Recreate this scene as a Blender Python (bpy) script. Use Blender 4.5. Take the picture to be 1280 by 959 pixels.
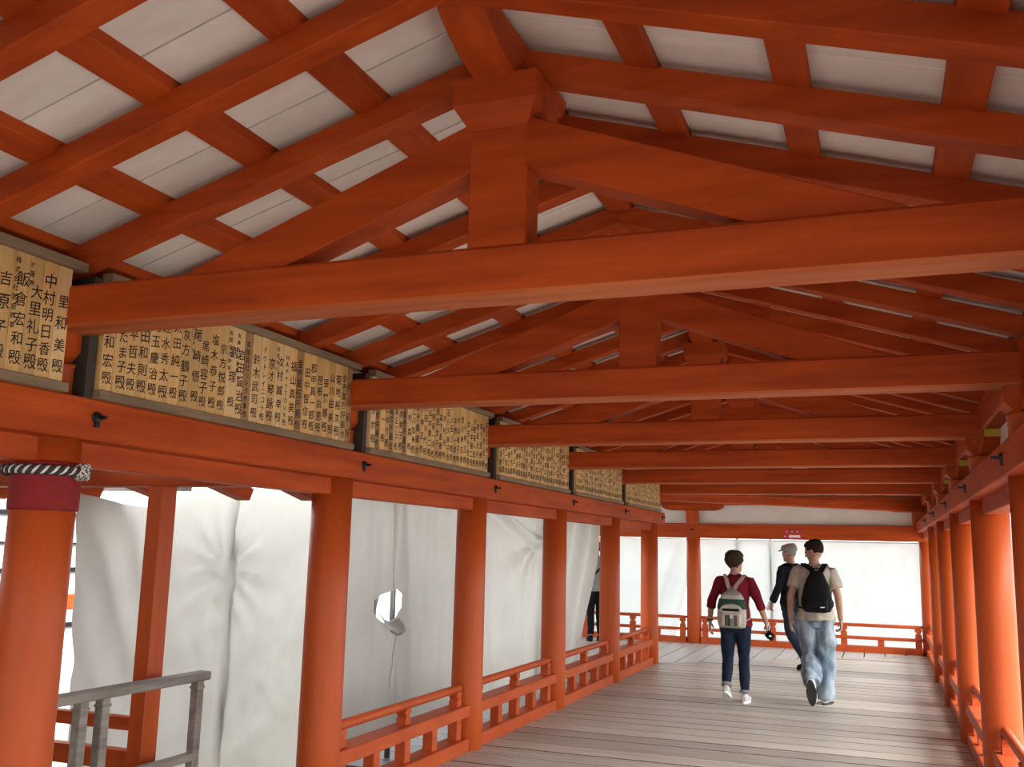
import bpy, bmesh, math, random
from mathutils import Vector, Matrix, Quaternion, noise
random.seed(7)
for o in list(bpy.data.objects): bpy.data.objects.remove(o)
S = bpy.context.scene
COL = S.collection
PI = math.pi

# ------------------------------------------------------------------ camera
FPX, PITCH, YAW, ROLL, EYE = 1206.33, .1685, .3643, .0232, 1.57
fw = Vector((-math.sin(YAW)*math.cos(PITCH), math.cos(YAW)*math.cos(PITCH), math.sin(PITCH)))
rt = Vector((math.cos(YAW), math.sin(YAW), 0)); up = rt.cross(fw)
r2 = math.cos(ROLL)*rt + math.sin(ROLL)*up; u2 = -math.sin(ROLL)*rt + math.cos(ROLL)*up
cam = bpy.data.cameras.new('camera'); cam.sensor_width = 36; cam.lens = FPX/1280*36; cam.sensor_fit = 'HORIZONTAL'
cam.clip_start = .02
co = bpy.data.objects.new('viewpoint', cam); COL.objects.link(co)
co.matrix_world = Matrix(((r2.x, u2.x, -fw.x, 0), (r2.y, u2.y, -fw.y, 0), (r2.z, u2.z, -fw.z, EYE), (0, 0, 0, 1)))
S.camera = co

# ------------------------------------------------------------------ light: an overcast day
W = bpy.data.worlds.new('overcast'); S.world = W; W.use_nodes = True
bgn = W.node_tree.nodes['Background']
bgn.inputs[0].default_value = (.93, .97, 1, 1); bgn.inputs[1].default_value = 1.0
sun = bpy.data.lights.new('sun_through_cloud', 'SUN'); sun.energy = 1.2; sun.angle = math.radians(40); sun.color = (1, .97, .92)
so = bpy.data.objects.new('sun_through_cloud', sun); COL.objects.link(so)
so.rotation_euler = Vector((-.75, .25, -.62)).to_track_quat('-Z', 'Y').to_euler()
S.view_settings.view_transform = 'Standard'; S.view_settings.look = 'None'
S.view_settings.gamma = 1; S.view_settings.use_curve_mapping = False
S.view_settings.exposure = 2.5

# ------------------------------------------------------------------ layout (metres)
XL, XR, XK = -3.145, .707, -1.178         # column rows and ridge line
Y1, L = 2.9905, 2.2                       # first column in view, bay length
YE = 17.52                                # far wall line
def CY(k): return Y1 + L*(k-1)

# ------------------------------------------------------------------ materials
def nt(name):
    m = bpy.data.materials.new(name); m.use_nodes = True
    n = m.node_tree; b = n.nodes['Principled BSDF']
    return m, n, b
def mixc(n, a, b, fac, x=0):
    r = n.nodes.new('ShaderNodeMix'); r.data_type = 'RGBA'
    r.inputs['A'].default_value = (*a, 1) if len(a) == 3 else a
    r.inputs['B'].default_value = (*b, 1) if len(b) == 3 else b
    n.links.new(fac, r.inputs['Factor']); return r.outputs['Result']
def coords(n, scale, rnd=True):
    tc = n.nodes.new('ShaderNodeTexCoord'); mp = n.nodes.new('ShaderNodeMapping')
    mp.inputs['Scale'].default_value = scale
    n.links.new(tc.outputs['Object'], mp.inputs['Vector'])
    if rnd:
        oi = n.nodes.new('ShaderNodeObjectInfo'); mu = n.nodes.new('ShaderNodeMath'); mu.operation = 'MULTIPLY'
        mu.inputs[1].default_value = 37.; n.links.new(oi.outputs['Random'], mu.inputs[0])
        n.links.new(mu.outputs[0], mp.inputs['Location'])
    return mp.outputs['Vector']
def noisetex(n, vec, scale, detail=4, rough=.6):
    t = n.nodes.new('ShaderNodeTexNoise'); t.inputs['Scale'].default_value = scale
    t.inputs['Detail'].default_value = detail; t.inputs['Roughness'].default_value = rough
    n.links.new(vec, t.inputs['Vector']); return t.outputs['Fac']
def ramp(n, fac, p0, p1):
    r = n.nodes.new('ShaderNodeMapRange'); r.inputs['From Min'].default_value = p0; r.inputs['From Max'].default_value = p1
    n.links.new(fac, r.inputs['Value']); return r.outputs['Result']
def bump(n, b, fac, strength, dist=.01):
    bp = n.nodes.new('ShaderNodeBump'); bp.inputs['Strength'].default_value = strength; bp.inputs['Distance'].default_value = dist
    n.links.new(fac, bp.inputs['Height']); n.links.new(bp.outputs['Normal'], b.inputs['Normal'])
def two_tone(name, a, b_, scale, ns, rough=.6, bmp=.15, lo=.35, hi=.65, rand=0, spec=.5, detail=4):
    m, n, b = nt(name)
    v = coords(n, scale); f = noisetex(n, v, ns, detail)
    c = mixc(n, a, b_, ramp(n, f, lo, hi))
    if rand:
        oi = n.nodes.new('ShaderNodeObjectInfo'); hs = n.nodes.new('ShaderNodeHueSaturation')
        mr = n.nodes.new('ShaderNodeMapRange'); mr.inputs['To Min'].default_value = 1-rand; mr.inputs['To Max'].default_value = 1+rand
        n.links.new(oi.outputs['Random'], mr.inputs['Value']); n.links.new(mr.outputs['Result'], hs.inputs['Value'])
        n.links.new(c, hs.inputs['Color']); c = hs.outputs['Color']
    n.links.new(c, b.inputs['Base Color'])
    b.inputs['Roughness'].default_value = rough; b.inputs['Specular IOR Level'].default_value = spec
    if bmp: bump(n, b, f, bmp)
    return m
def flat(name, c, rough=.6, metal=0, spec=.5):
    m, n, b = nt(name); b.inputs['Base Color'].default_value = (*c, 1); b.inputs['Roughness'].default_value = rough
    b.inputs['Metallic'].default_value = metal; b.inputs['Specular IOR Level'].default_value = spec; return m
VA, VB = (.49, .080, .011), (.34, .048, .006)
M = {}
M['verm_x'] = two_tone('vermilion_beam_cross', VA, VB, (.6, 6, 6), 2.2, .6, .10, spec=.2)
M['verm_y'] = two_tone('vermilion_beam_long', VA, VB, (6, .6, 6), 2.2, .6, .10, spec=.2)
M['verm_z'] = two_tone('vermilion_column', (.46, .080, .014), (.39, .061, .010), (3, 3, .35), 2.0, .46, .04, spec=.24)
M['verm_rail'] = two_tone('vermilion_rail', (.47, .083, .020), (.40, .063, .013), (4, 1, 4), 3, .5, .06, spec=.2)
M['worn'] = two_tone('worn_vermilion', (.50, .15, .055), (.38, .085, .022), (.5, 7, 7), 2.2, .6, .1, spec=.2)
M['white_board'] = two_tone('whitewashed_board', (.86, .85, .82), (.78, .765, .73), (.7, 4, 4), 2.5, .8, .06, rand=.05)
M['plaster'] = two_tone('plaster', (.80, .79, .76), (.74, .72, .68), (1, 1, 1), 3, .85, .05)
M['plank'] = two_tone('weathered_plank', (.50, .462, .405), (.32, .285, .245), (.45, 9, 9), 2.4, .42, .22, lo=.3, hi=.7, rand=.22)
M['plank_y'] = two_tone('weathered_plank_sheen', (.46, .452, .428), (.36, .35, .33), (9, .45, 9), 2.4, .42, .18, lo=.3, hi=.7, rand=.07)  # paler grey puts the sheen from the bright end into the colour
M['deck'] = two_tone('outer_deck_plank', (.12, .113, .103), (.07, .066, .06), (.5, 8, 8), 2.4, .6, .2, rand=.12)
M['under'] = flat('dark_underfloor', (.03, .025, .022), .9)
M['mud'] = two_tone('tidal_sand', (.42, .37, .30), (.30, .27, .22), (1, 1, 1), .5, .8, .2)
M['slip'] = two_tone('cypress_slip', (.68, .455, .195), (.58, .36, .14), (10, 10, .7), 3, .6, .06, rand=.16)
M['slip_dark'] = two_tone('aged_cypress_slip', (.40, .25, .115), (.30, .18, .08), (10, 10, .7), 3, .65, .06)
M['slip_pale'] = two_tone('fresh_cypress_slip', (.74, .54, .28), (.66, .45, .21), (10, 10, .7), 3, .6, .06)
M['frame'] = two_tone('weathered_frame', (.27, .20, .13), (.17, .125, .08), (8, .8, 8), 3, .75, .15)
M['frame_dark'] = flat('dark_frame', (.045, .035, .03), .8)
M['ink'] = flat('sumi_ink', (.012, .011, .012), .7)
M['iron'] = flat('black_iron', (.02, .02, .022), .45, .6)
M['yellow'] = flat('ochre_end_paint', (.50, .36, .02), .6)
M['band'] = two_tone('crimson_cloth', (.235, .005, .007), (.19, .004, .005), (8, 8, 8), 4, .8, .05)
M['rope_w'] = flat('white_cord', (.72, .70, .66), .8)
M['rope_k'] = flat('black_cord', (.03, .028, .028), .8)
M['greywood'] = two_tone('grey_handrail_wood', (.30, .265, .22), (.17, .15, .125), (6, .7, 6), 3, .75, .2)
M['steel'] = flat('scaffold_steel', (.30, .30, .31), .45, .7)
M['sign'] = flat('red_sign', (.46, .035, .03), .5)
M['white'] = flat('white_paint', (.82, .81, .79), .6)
M['siding'] = two_tone('pale_siding', (.62, .63, .64), (.55, .56, .57), (.4, .4, 5), 3, .7, .05)
def sheet_mat(name, tint, mix):
    m, n, b = nt(name); out = n.nodes['Material Output']
    v = coords(n, (1, 1, 1)); f = noisetex(n, v, 1.6, 5)
    c = mixc(n, tint, tuple(x*.9 for x in tint), ramp(n, f, .35, .7))
    n.links.new(c, b.inputs['Base Color']); b.inputs['Roughness'].default_value = .45
    f2 = noisetex(n, v, 9, 3); bump(n, b, f2, .12, .01)
    tr = n.nodes.new('ShaderNodeBsdfTranslucent'); n.links.new(c, tr.inputs['Color'])
    mx = n.nodes.new('ShaderNodeMixShader'); mx.inputs[0].default_value = mix
    n.links.new(b.outputs[0], mx.inputs[1]); n.links.new(tr.outputs[0], mx.inputs[2]); n.links.new(mx.outputs[0], out.inputs['Surface'])
    return m
M['sheet'] = sheet_mat('white_tarpaulin', (.44, .427, .392), .5); M['sheet_thin'] = sheet_mat('thin_white_tarpaulin', (.44, .462, .455), .5)
SK = dict(skin=(0.426, 0.238, 0.164), hairb=(.04, .023, .013), hairk=(.015, .010, .008), red=(.15, .005, .014), jean=(.009, .018, .037),
          sand=(0.426, 0.369, 0.303), black=(.0045, .0045, .005), navy=(.006, .008, .013), jean2=(.016, .025, .045), canvas=(0.451, 0.410, 0.344),
          green=(0.029, 0.070, 0.049), brown=(.13, .08, .06), pink=(0.426, 0.312, 0.262), shoe=(0.590, 0.574, 0.558), sole=(.05, .05, .05), cap=(0.295, 0.279, 0.254),
          grey=(0.246, 0.238, 0.230), lip=(.36, .14, .11), eye=(.02, .015, .012))
for k_, c_ in SK.items():
    M[k_] = two_tone('cloth_'+k_ if k_ not in ('skin', 'lip', 'eye') else k_, c_, tuple(x*.82 for x in c_), (1, 1, 1), 14, .85 if k_ != 'skin' else .5, .1 if k_ != 'skin' else 0, spec=.2)
M['denim'] = two_tone('washed_fold_shaded_denim', (.30, .36, .41), (.065, .105, .155), (1, 1, .4), 8, .85, .25, lo=.35, hi=.65)  # wash fade, with light and dark of the folds put into the tones

# ------------------------------------------------------------------ helpers
def link(name, me, mat, parent=None, loc=(0, 0, 0), rot=None):
    o = bpy.data.objects.new(name, me); COL.objects.link(o)
    if mat and me and not me.materials: me.materials.append(mat)
    if parent: o.parent = parent
    o.location = loc
    if rot: o.rotation_euler = rot
    return o
def bm_mesh(bm, name='m', smooth=False):
    bmesh.ops.recalc_face_normals(bm, faces=bm.faces)
    me = bpy.data.meshes.new(name); bm.to_mesh(me); bm.free()
    if smooth:
        for p in me.polygons: p.use_smooth = True
    return me
def box_bm(x0, x1, y0, y1, z0, z1, bev=0, bm=None):
    own = bm is None
    if own: bm = bmesh.new()
    r = bmesh.ops.create_cube(bm, size=1)
    for v in r['verts']:
        v.co = Vector((x0+(v.co.x+.5)*(x1-x0), y0+(v.co.y+.5)*(y1-y0), z0+(v.co.z+.5)*(z1-z0)))
    if bev: bmesh.ops.bevel(bm, geom=list({e for v in r['verts'] for e in v.link_edges}), offset=bev, segments=1, affect='EDGES')
    return bm
def box(name, x0, x1, y0, y1, z0, z1, mat, parent=None, bev=0):
    return link(name, bm_mesh(box_bm(x0, x1, y0, y1, z0, z1, bev), name), mat, parent)
def prism_me(poly, axis, a0, a1, bev=0, name='prism'):
    """poly: 2D outline; axis the extrusion axis; (x,z) for y, (y,z) for x, (x,y) for z"""
    bm = bmesh.new()
    def P(p, a): return {'y': (p[0], a, p[1]), 'x': (a, p[0], p[1]), 'z': (p[0], p[1], a)}[axis]
    A = [bm.verts.new(P(p, a0)) for p in poly]; B = [bm.verts.new(P(p, a1)) for p in poly]
    bm.faces.new(A); bm.faces.new(B[::-1]); n = len(poly)
    for i in range(n): bm.faces.new((A[i], A[(i+1) % n], B[(i+1) % n], B[i]))
    if bev:
        bmesh.ops.recalc_face_normals(bm, faces=bm.faces)
        bmesh.ops.bevel(bm, geom=list(bm.edges), offset=bev, segments=1, affect='EDGES')
    return bm_mesh(bm, name)
def lathe_bm(prof, n=28, bm=None, cx=0, cy=0):
    if bm is None: bm = bmesh.new()
    rings = [[bm.verts.new((cx+r*math.cos(2*PI*i/n), cy+r*math.sin(2*PI*i/n), z)) for i in range(n)] for r, z in prof]
    for a, b in zip(rings, rings[1:]):
        for i in range(n): bm.faces.new((a[i], a[(i+1) % n], b[(i+1) % n], b[i]))
    bm.faces.new(rings[0][::-1]); bm.faces.new(rings[-1]); return bm
def smooth_sides(me):
    for p in me.polygons: p.use_smooth = abs(p.normal.z) < .6
    return me
def tube_bm(pts, rad, n=10, bm=None, cap=True):
    if bm is None: bm = bmesh.new()
    pts = [Vector(p) for p in pts]; rads = rad if isinstance(rad, (list, tuple)) else [rad]*len(pts)
    t0 = (pts[1]-pts[0]).normalized(); u = t0.orthogonal().normalized(); rings = []
    for i, p in enumerate(pts):
        t = (pts[min(i+1, len(pts)-1)]-pts[max(i-1, 0)]).normalized()
        u = (u-t*u.dot(t)).normalized(); v = t.cross(u)
        rings.append([bm.verts.new(p+(u*math.cos(2*PI*k/n)+v*math.sin(2*PI*k/n))*rads[i]) for k in range(n)])
    for a, b in zip(rings, rings[1:]):
        for k in range(n): bm.faces.new((a[k], a[(k+1) % n], b[(k+1) % n], b[k]))
    if cap: bm.faces.new(rings[0][::-1]); bm.faces.new(rings[-1])
    return bm
def thing(name, label, cat, loc=(0, 0, 0), rz=0, group=None):
    o = bpy.data.objects.new(name, None); COL.objects.link(o); o.empty_display_size = .1
    o.location = loc; o.rotation_euler = (0, 0, rz); return tag(o, label, cat, group)
def tag(o, label, cat, group=None):
    o['label'] = label; o['category'] = cat
    if group: o['group'] = group
    return o
def struct(o, label=None, cat=None):
    o['kind'] = 'structure'
    if label: o['label'] = label
    if cat: o['category'] = cat
    return o

# ------------------------------------------------------------------ lettering glyphs (made first, while the scene is small)
_gl = {}
def glyph(ch, res):
    if (ch, res) in _gl: return _gl[(ch, res)]
    cu = bpy.data.curves.new('glyph', 'FONT'); cu.body = ch; cu.size = 1; cu.align_x = 'CENTER'; cu.resolution_u = res; cu.offset = .007
    o = bpy.data.objects.new('glyph', cu); COL.objects.link(o)
    dg_ = bpy.context.evaluated_depsgraph_get(); me = bpy.data.meshes.new_from_object(o.evaluated_get(dg_))
    bpy.data.objects.remove(o); bpy.data.curves.remove(cu)
    if me.vertices:
        ys = [v.co.y for v in me.vertices]; cy = (min(ys)+max(ys))/2
        for v in me.vertices: v.co.y -= cy
    _gl[(ch, res)] = me; return me
P1 = ['吉原子殿', ('飯倉宏和殿', '株式会社飯倉商事'), ('大里礼子殿', '雀蓮庵'), '中村明日香殿', '里和美殿']
P2 = ['井上和宏殿', ('山田たま子殿', '和寛'), '松平哲夫殿', '本田和則殿', '児玉慶治殿', '速水秀太殿', '太田純一殿', '灰方鶴子殿', ('尾崎悟殿', 'ONZANI'), '尾崎容子殿', '塩木恭子殿', '宗方悦郎殿',
      ('劉理殿', '有限会社商事'), ('岩田賢治殿', '有限会社産業'), '有限会社リキタ商事殿', '鈴木武司殿', 'ドゥトレイニコラ殿', '京才琴詠殿', ('次村誠幸殿', '有限会社'), 'HAPPYTOUR殿', '福山真美殿', '金壱萬伍阡圓也', '田中智信殿',
      '郡甲真一郎殿', '笹根由恵殿', '張麗娜殿', '山川由美殿', '菊地裕次殿', '金壱萬四阡圓也', '片山彰好']
P3 = ['三好討殿', '金壱萬参阡圓也', '鈴一殿', '白石ゆり殿', '金壱萬弐阡圓也', '高久美正三子殿', '三原朝子殿', '金壱萬壱阡圓也', '川村森殿', '堀江川加寿殿', '金壱萬圓也']
names = ['山本健二殿', '石川久美子殿', '小林正殿', '森下直樹殿', '中山春子殿', '大野家一同殿', '上田三郎殿', '吉田千代殿', '木村光殿', '西川商店殿', '原田文子殿', '平野一郎殿']
def _chars(l): return set(''.join(''.join(t) if isinstance(t, tuple) else t for t in l))
for c_ in _chars(P1+P2+names): glyph(c_, 3)
for c_ in _chars(P3+names): glyph(c_, 2)
for c_ in _chars(names): glyph(c_, 1)

# ------------------------------------------------------------------ ground, floor
g = struct(box('ground', -60, 60, -40, 80, -1.6, -1.4, M['mud']), 'pale tidal sand lying below the raised corridor', 'ground')
YB = -7.2
fl = struct(link('floor', prism_me([(XL-.16, YB), (XR+.16, YB), (XR+.16, YE+.2), (-10.5, YE+.2), (-10.5, 13.85), (XL-.16, 13.85)], 'z', -.30, -.045), M['under']), 'weathered grey plank floor of the covered corridor', 'floor')
PW = L/7
DX0, DY0 = -3.02, 14.0                     # the mitre runs from the last plaque-side column to the far corner
def diag_x(y): return DX0 + (y-DY0)*(3.62/3.5)
def dark_edges(me):
    me.materials.append(M['plank']); me.materials.append(M['under'])      # side faces painted dark: grime plus joint shade put into the colour
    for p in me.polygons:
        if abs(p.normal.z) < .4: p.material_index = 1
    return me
y = YB; xa, xb_ = XL+.082, XR-.082
while y < YE-.02:
    w = PW*random.uniform(.82, 1.18); y1_ = min(y+w, YE)
    if y1_ <= DY0+.1 or y < DY0:
        poly = [(xa, y+.015), (xb_, y+.015), (xb_, y1_-.015), (xa if y1_ < DY0 else diag_x(y1_), y1_-.015)]
    else:
        poly = [(diag_x(y), y+.015), (xb_, y+.015), (xb_, y1_-.015), (diag_x(y1_), y1_-.015)]
    if poly[-1][0] < xb_-.05:
        h = random.uniform(-.003, 0)
        cxy = (sum(p[0] for p in poly)/4, sum(p[1] for p in poly)/4)
        link('plank', dark_edges(prism_me([(p[0]-cxy[0], p[1]-cxy[1]) for p in poly], 'z', -.045, h, .003, 'plank')), None, fl, (*cxy, 0))
    y = y1_
x = -10.4; CW = .315
while x < .5:
    x1_ = x+CW
    def dy(xx): return DY0 if xx < DX0 else DY0+(xx-DX0)*(3.5/3.62)
    if dy(x) < YE-.05:
        poly = [(x+.010, dy(x)+.01), (x1_-.010, min(dy(x1_)+.01, YE-.03)), (x1_-.010, YE-.02), (x+.010, YE-.02)]
        cxy = (sum(p[0] for p in poly)/4, sum(p[1] for p in poly)/4)
        link('plank', prism_me([(p[0]-cxy[0], p[1]-cxy[1]) for p in poly], 'z', -.045, random.uniform(-.003, 0), .002, 'plank'), M['plank_y'], fl, (*cxy, 0))
    x = x1_
# outer deck strip below the balustrades, and the lower landing of the open bay
dk = tag(box('outer_deck', -4.32, XL-.17, 7.0, 13.8, -.45, -.19, M['under']), 'grey boarded deck outside the balustrade, seen below its rails', 'deck')
y = 7.16; dm = bm_mesh(box_bm(-.5, .5, -.147, .147, 0, .05, .003), 'deck_plank')
while y < 13.7:
    link('plank', dm, M['deck'], dk, (-3.82, y, -.19)); y += .30
ld = tag(box('lower_landing', -8.98, XL-.17, -1, 5.55, -1.4, -.80, M['deck']), 'grey lower landing outside the open bay', 'landing')

# ------------------------------------------------------------------ columns
ORD = {1: 'first', 2: 'second', 3: 'third', 4: 'fourth', 5: 'fifth', 6: 'sixth', 7: 'seventh', 8: 'eighth', 9: 'ninth'}
RC = .124
col_me = smooth_sides(bm_mesh(lathe_bm([(RC*1.02, -.25), (RC*1.02, .4), (RC, 1.2), (RC*.985, 1.99)], 40), 'column'))
ords = {6: 'last', 5: 'second to last', 4: 'third to last', 3: 'fourth to last', 2: 'fifth to last'}
for k in range(-1, 7):
    if k == 1: lab = 'vermilion column wearing a crimson band and black and white rope'
    elif k > 1: lab = 'round vermilion column below the plaque boards, %s before the corner' % ords[k]
    else: lab = 'round vermilion column on the plaque side, behind the rope-tied one'
    tag(link('column', col_me, M['verm_z'], None, (XL, CY(k), 0)), lab, 'column', 'columns under the plaque boards')
for k in range(-1, 7):
    if k < 1: lab = 'round vermilion column on the plain side, near the open end'
    else: lab = 'round vermilion column opposite the plaques, %s before the far corner' % ORD[7-k]
    tag(link('column', col_me, M['verm_z'], None, (XR, CY(k), 0)), lab, 'column', 'columns opposite the plaque boards')
tag(link('column', col_me, M['verm_z'], None, (XR, YE, 0)), 'round vermilion column in the corner beside the end sheets', 'column', 'columns of the far wall')
for i, xx in enumerate((XL+.01, -5.33, -7.53)):
    tag(link('column', col_me, M['verm_z'], None, (xx, YE, 0)), ['round vermilion column of the far wall, under the bracket arm', 'round vermilion column of the far wall along the side passage', 'round vermilion column of the far wall, deepest in the side passage'][i], 'column', 'columns of the far wall')
for i, xx in enumerate((-5.33,)):
    tag(link('column', col_me, M['verm_z'], None, (xx, CY(6), 0)), ['round vermilion column on the near line of the side passage', 'round vermilion column deep on the near line of the side passage'][i], 'column', 'columns of the side passage')

# crimson band and rope on the first column
def ring_bm(prof, n=40):
    bm = bmesh.new(); R = [[bm.verts.new((r*math.cos(2*PI*i/n), r*math.sin(2*PI*i/n), z)) for i in range(n)] for r, z in prof]
    for A, B in zip(R, R[1:]+R[:1]):
        for i in range(n): bm.faces.new((A[i], A[(i+1) % n], B[(i+1) % n], B[i]))
    return bm
tag(link('cloth_band', smooth_sides(bm_mesh(ring_bm([(RC*.985, 1.672), (RC+.007, 1.674), (RC+.009, 1.69), (RC+.008, 1.85), (RC+.006, 1.866), (RC*.985, 1.868)]), 'cloth_band')), M['band'], None, (XL, CY(1), 0)), 'crimson cloth band wrapped round the top of a column', 'cloth band')
rope = thing('rope', 'twisted black and white rope tied round the crimson band', 'rope', (XL, CY(1), 1.83))
def strand(ph, mat):
    pts = []
    for i in range(241):
        a = 2*PI*i/240; b = a*14+ph
        r = RC+.024+.011*math.cos(b); pts.append((r*math.cos(a), r*math.sin(a), .011*math.sin(b)))
    link('strand', bm_mesh(tube_bm(pts, .0115 if mat is M['rope_k'] else .008, 6), 'strand', True), mat, rope)
for i in range(4): strand(i*PI/2, M['rope_w'] if i % 2 else M['rope_k'])
kb = bmesh.new(); kc = Vector(((RC+.03)*math.cos(.25), (RC+.03)*math.sin(.25), 0))
for i in range(5):
    a0 = i*1.3
    pts = [kc+Vector((.022*math.cos(t+a0), .022*math.sin(t+a0)*.9, .026*math.sin(t*.9+a0*1.7))) for t in [j*.35 for j in range(16)]]
    tube_bm(pts, .009, 6, kb)
link('knot', bm_mesh(kb, 'knot', True), two_tone('knot_cord', (.7, .68, .64), (.03, .03, .03), (60, 60, 60), 2, .8, 0, lo=.45, hi=.55), rope)

# ------------------------------------------------------------------ side walls: plate beam, ties, blocks, purlin, plaster
def side_wall(name, xc, s, label):
    # s = +1 when the corridor lies at +x of the column row
    y0, y1_ = YB, (14.23 if s > 0 else YE+.15)
    pw_ = .183 if s > 0 else .145
    f_, bk = xc+s*pw_, xc-s*.145
    w = link(name, bm_mesh(box_bm(min(f_, bk), max(f_, bk), y0, y1_, 1.96, 2.127, .008), name), M['verm_y'])
    struct(w, label, 'wall')
    me = bm_mesh(box_bm(-.055, .055, -1.1, 1.1, 1.862, 1.965, .006), 'tie_rail')
    for k in range(-1, 6 if s > 0 else 7):
        if k == 6: me = bm_mesh(box_bm(-.055, .055, -1.1, YE-CY(6)-1.1, 1.862, 1.965, .006), 'tie_rail')
        link('tie_rail', me, M['verm_y'], w, (xc+s*.0, CY(k)+1.1, 0))
    yend = 14.2 if s > 0 else YE
    link('purlin', bm_mesh(box_bm(-.08, .08, y0, yend, 2.40, 2.60, .01), 'purlin'), M['verm_y'], w, (xc-s*.02, 0, 0))
    link('plaster_infill', bm_mesh(box_bm(-.02, .02, y0, yend, 2.12, 2.66), 'plaster_infill'), M['plaster'], w, (xc-s*.06, 0, 0))
    stub = smooth_sides(bm_mesh(lathe_bm([(.112, 2.12), (.112, 2.24), (.118, 2.25), (.118, 2.262)], 28), 'stub_post'))
    bb = bmesh.new(); lv = [(.085, 2.262), (.135, 2.31), (.135, 2.40)]
    rings = [[bb.verts.new((a*h, b*h, z)) for a, b in ((-1, -1), (1, -1), (1, 1), (-1, 1))] for h, z in lv]
    for A, B in zip(rings, rings[1:]):
        for i in range(4): bb.faces.new((A[i], A[(i+1) % 4], B[(i+1) % 4], B[i]))
    bb.faces.new(rings[0]); bb.faces.new(rings[-1]); blk = bm_mesh(bb, 'bearing_block')
    arm = [(-.52, 2.40), (-.52, 2.345), (-.45, 2.30), (-.34, 2.275), (-.2, 2.27), (.2, 2.27), (.34, 2.275), (.45, 2.30), (.52, 2.345), (.52, 2.40)]
    arm_me = prism_me(arm, 'x', -.06, .06, 0, 'bracket_arm'); end_me = bm_mesh(box_bm(-.055, .055, -.004, .004, 2.347, 2.397), 'painted_end')
    peg_bm = lathe_bm([(.022, -.012), (.026, 0), (.020, .014), (.006, .018)], 14)
    bmesh.ops.rotate(peg_bm, verts=peg_bm.verts, cent=(0, 0, 0), matrix=Matrix.Rotation(PI/2, 3, 'Y'))
    box_bm(.008, .05, -.007, .007, -.007, .007, 0, peg_bm); box_bm(.02, .028, -.03, .004, -.006, .006, 0, peg_bm); box_bm(.0, .01, -.012, .012, -.04, .01, 0, peg_bm)
    peg = bm_mesh(peg_bm, 'iron_peg')
    for k in list(range(-1, 7)):
        yk = CY(k)
        link('stub_post', stub, M['verm_z'], w, (xc, yk, 0)); link('bearing_block', blk, M['verm_y'], w, (xc, yk, 0))
        a = link('bracket_arm', arm_me, M['verm_y'], w, (xc, yk, 0))
        for e in (-1, 1): link('painted_end', end_me, M['yellow'], a, (0, e*.522, 0))
        link('iron_peg', peg, M['iron'], w, (xc+s*pw_, yk+.05 if s > 0 else yk-.02, 2.052), (0, 0, 0 if s > 0 else PI))
    return w
wl = side_wall('wall_left', XL, 1, 'vermilion plate beam and ties carrying the row of plaque boards')
wr = side_wall('wall_right', XR, -1, 'vermilion plate beam with white plaster above, opposite the plaques')

# ------------------------------------------------------------------ far wall
wb = struct(link('wall_back', bm_mesh(box_bm(-10.4, XR+.1, YE-.13, YE+.13, 1.815, 2.07, .01), 'wall_back'), M['verm_x']), 'vermilion head beam with white plaster band at the far end', 'wall')
link('plaster_band', prism_me([(-10.4, 2.06), (XR+.2, 2.06), (XR+.2, 2.70), (XK, 3.34), (XL-.2, 2.70), (-10.4, 2.66)], 'y', YE-.02, YE+.02, 0, 'plaster_band'), M['plaster'], wb)
arm = [(-.55, 2.40), (-.55, 2.36), (-.48, 2.32), (-.38, 2.30), (.38, 2.30), (.48, 2.32), (.55, 2.36), (.55, 2.40)]
am = prism_me(arm, 'y', -.07, .07, 0, 'bracket_arm'); sp = bm_mesh(box_bm(-.11, .11, -.09, .09, 2.06, 2.31, .01), 'strut')
for xx in (XL+.01, XR-.1, -5.33, -7.53):
    link('bracket_arm', am, M['verm_x'], wb, (xx, YE-.05, 0)); link('strut', sp, M['verm_z'], wb, (xx, YE-.05, 0))
    link('iron_peg', bm_mesh(box_bm(-.03, .03, -.02, .02, -.012, .012, .004), 'iron_peg'), M['iron'], wb, (xx, YE-.14, 1.96))
link('purlin', bm_mesh(box_bm(-10.4, XR+.1, YE-.12, YE+.1, 2.40, 2.56, .01), 'purlin'), M['verm_x'], wb)
# near line of the side passage
pb = tag(box('side_passage_beam', -10.4, XL-.15, CY(6)-.13, CY(6)+.13, 1.86, 2.10, M['verm_x'], None, .01), 'vermilion head beam over the near line of the side passage', 'beam')
pc = struct(box('ceiling_passage', -10.4, XL-.3, CY(6)-.6, YE+.6, 2.66, 2.70, M['white_board']), 'plain board ceiling over the side passage', 'ceiling')
# diagonal tie over the mitred corner
dg = Vector((XR-.05, YE-.05, 0))-Vector((XL+.1, CY(6)+.05, 0))
d_o = link('diagonal_beam', bm_mesh(box_bm(0, dg.length, -.08, .08, 2.30, 2.44, .01), 'diagonal_beam'), M['verm_x'], None, (XL+.1, CY(6)+.05, 0), (0, 0, math.atan2(dg.y, dg.x)))
tag(d_o, 'vermilion beam running diagonally across the mitred corner', 'beam')

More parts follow.
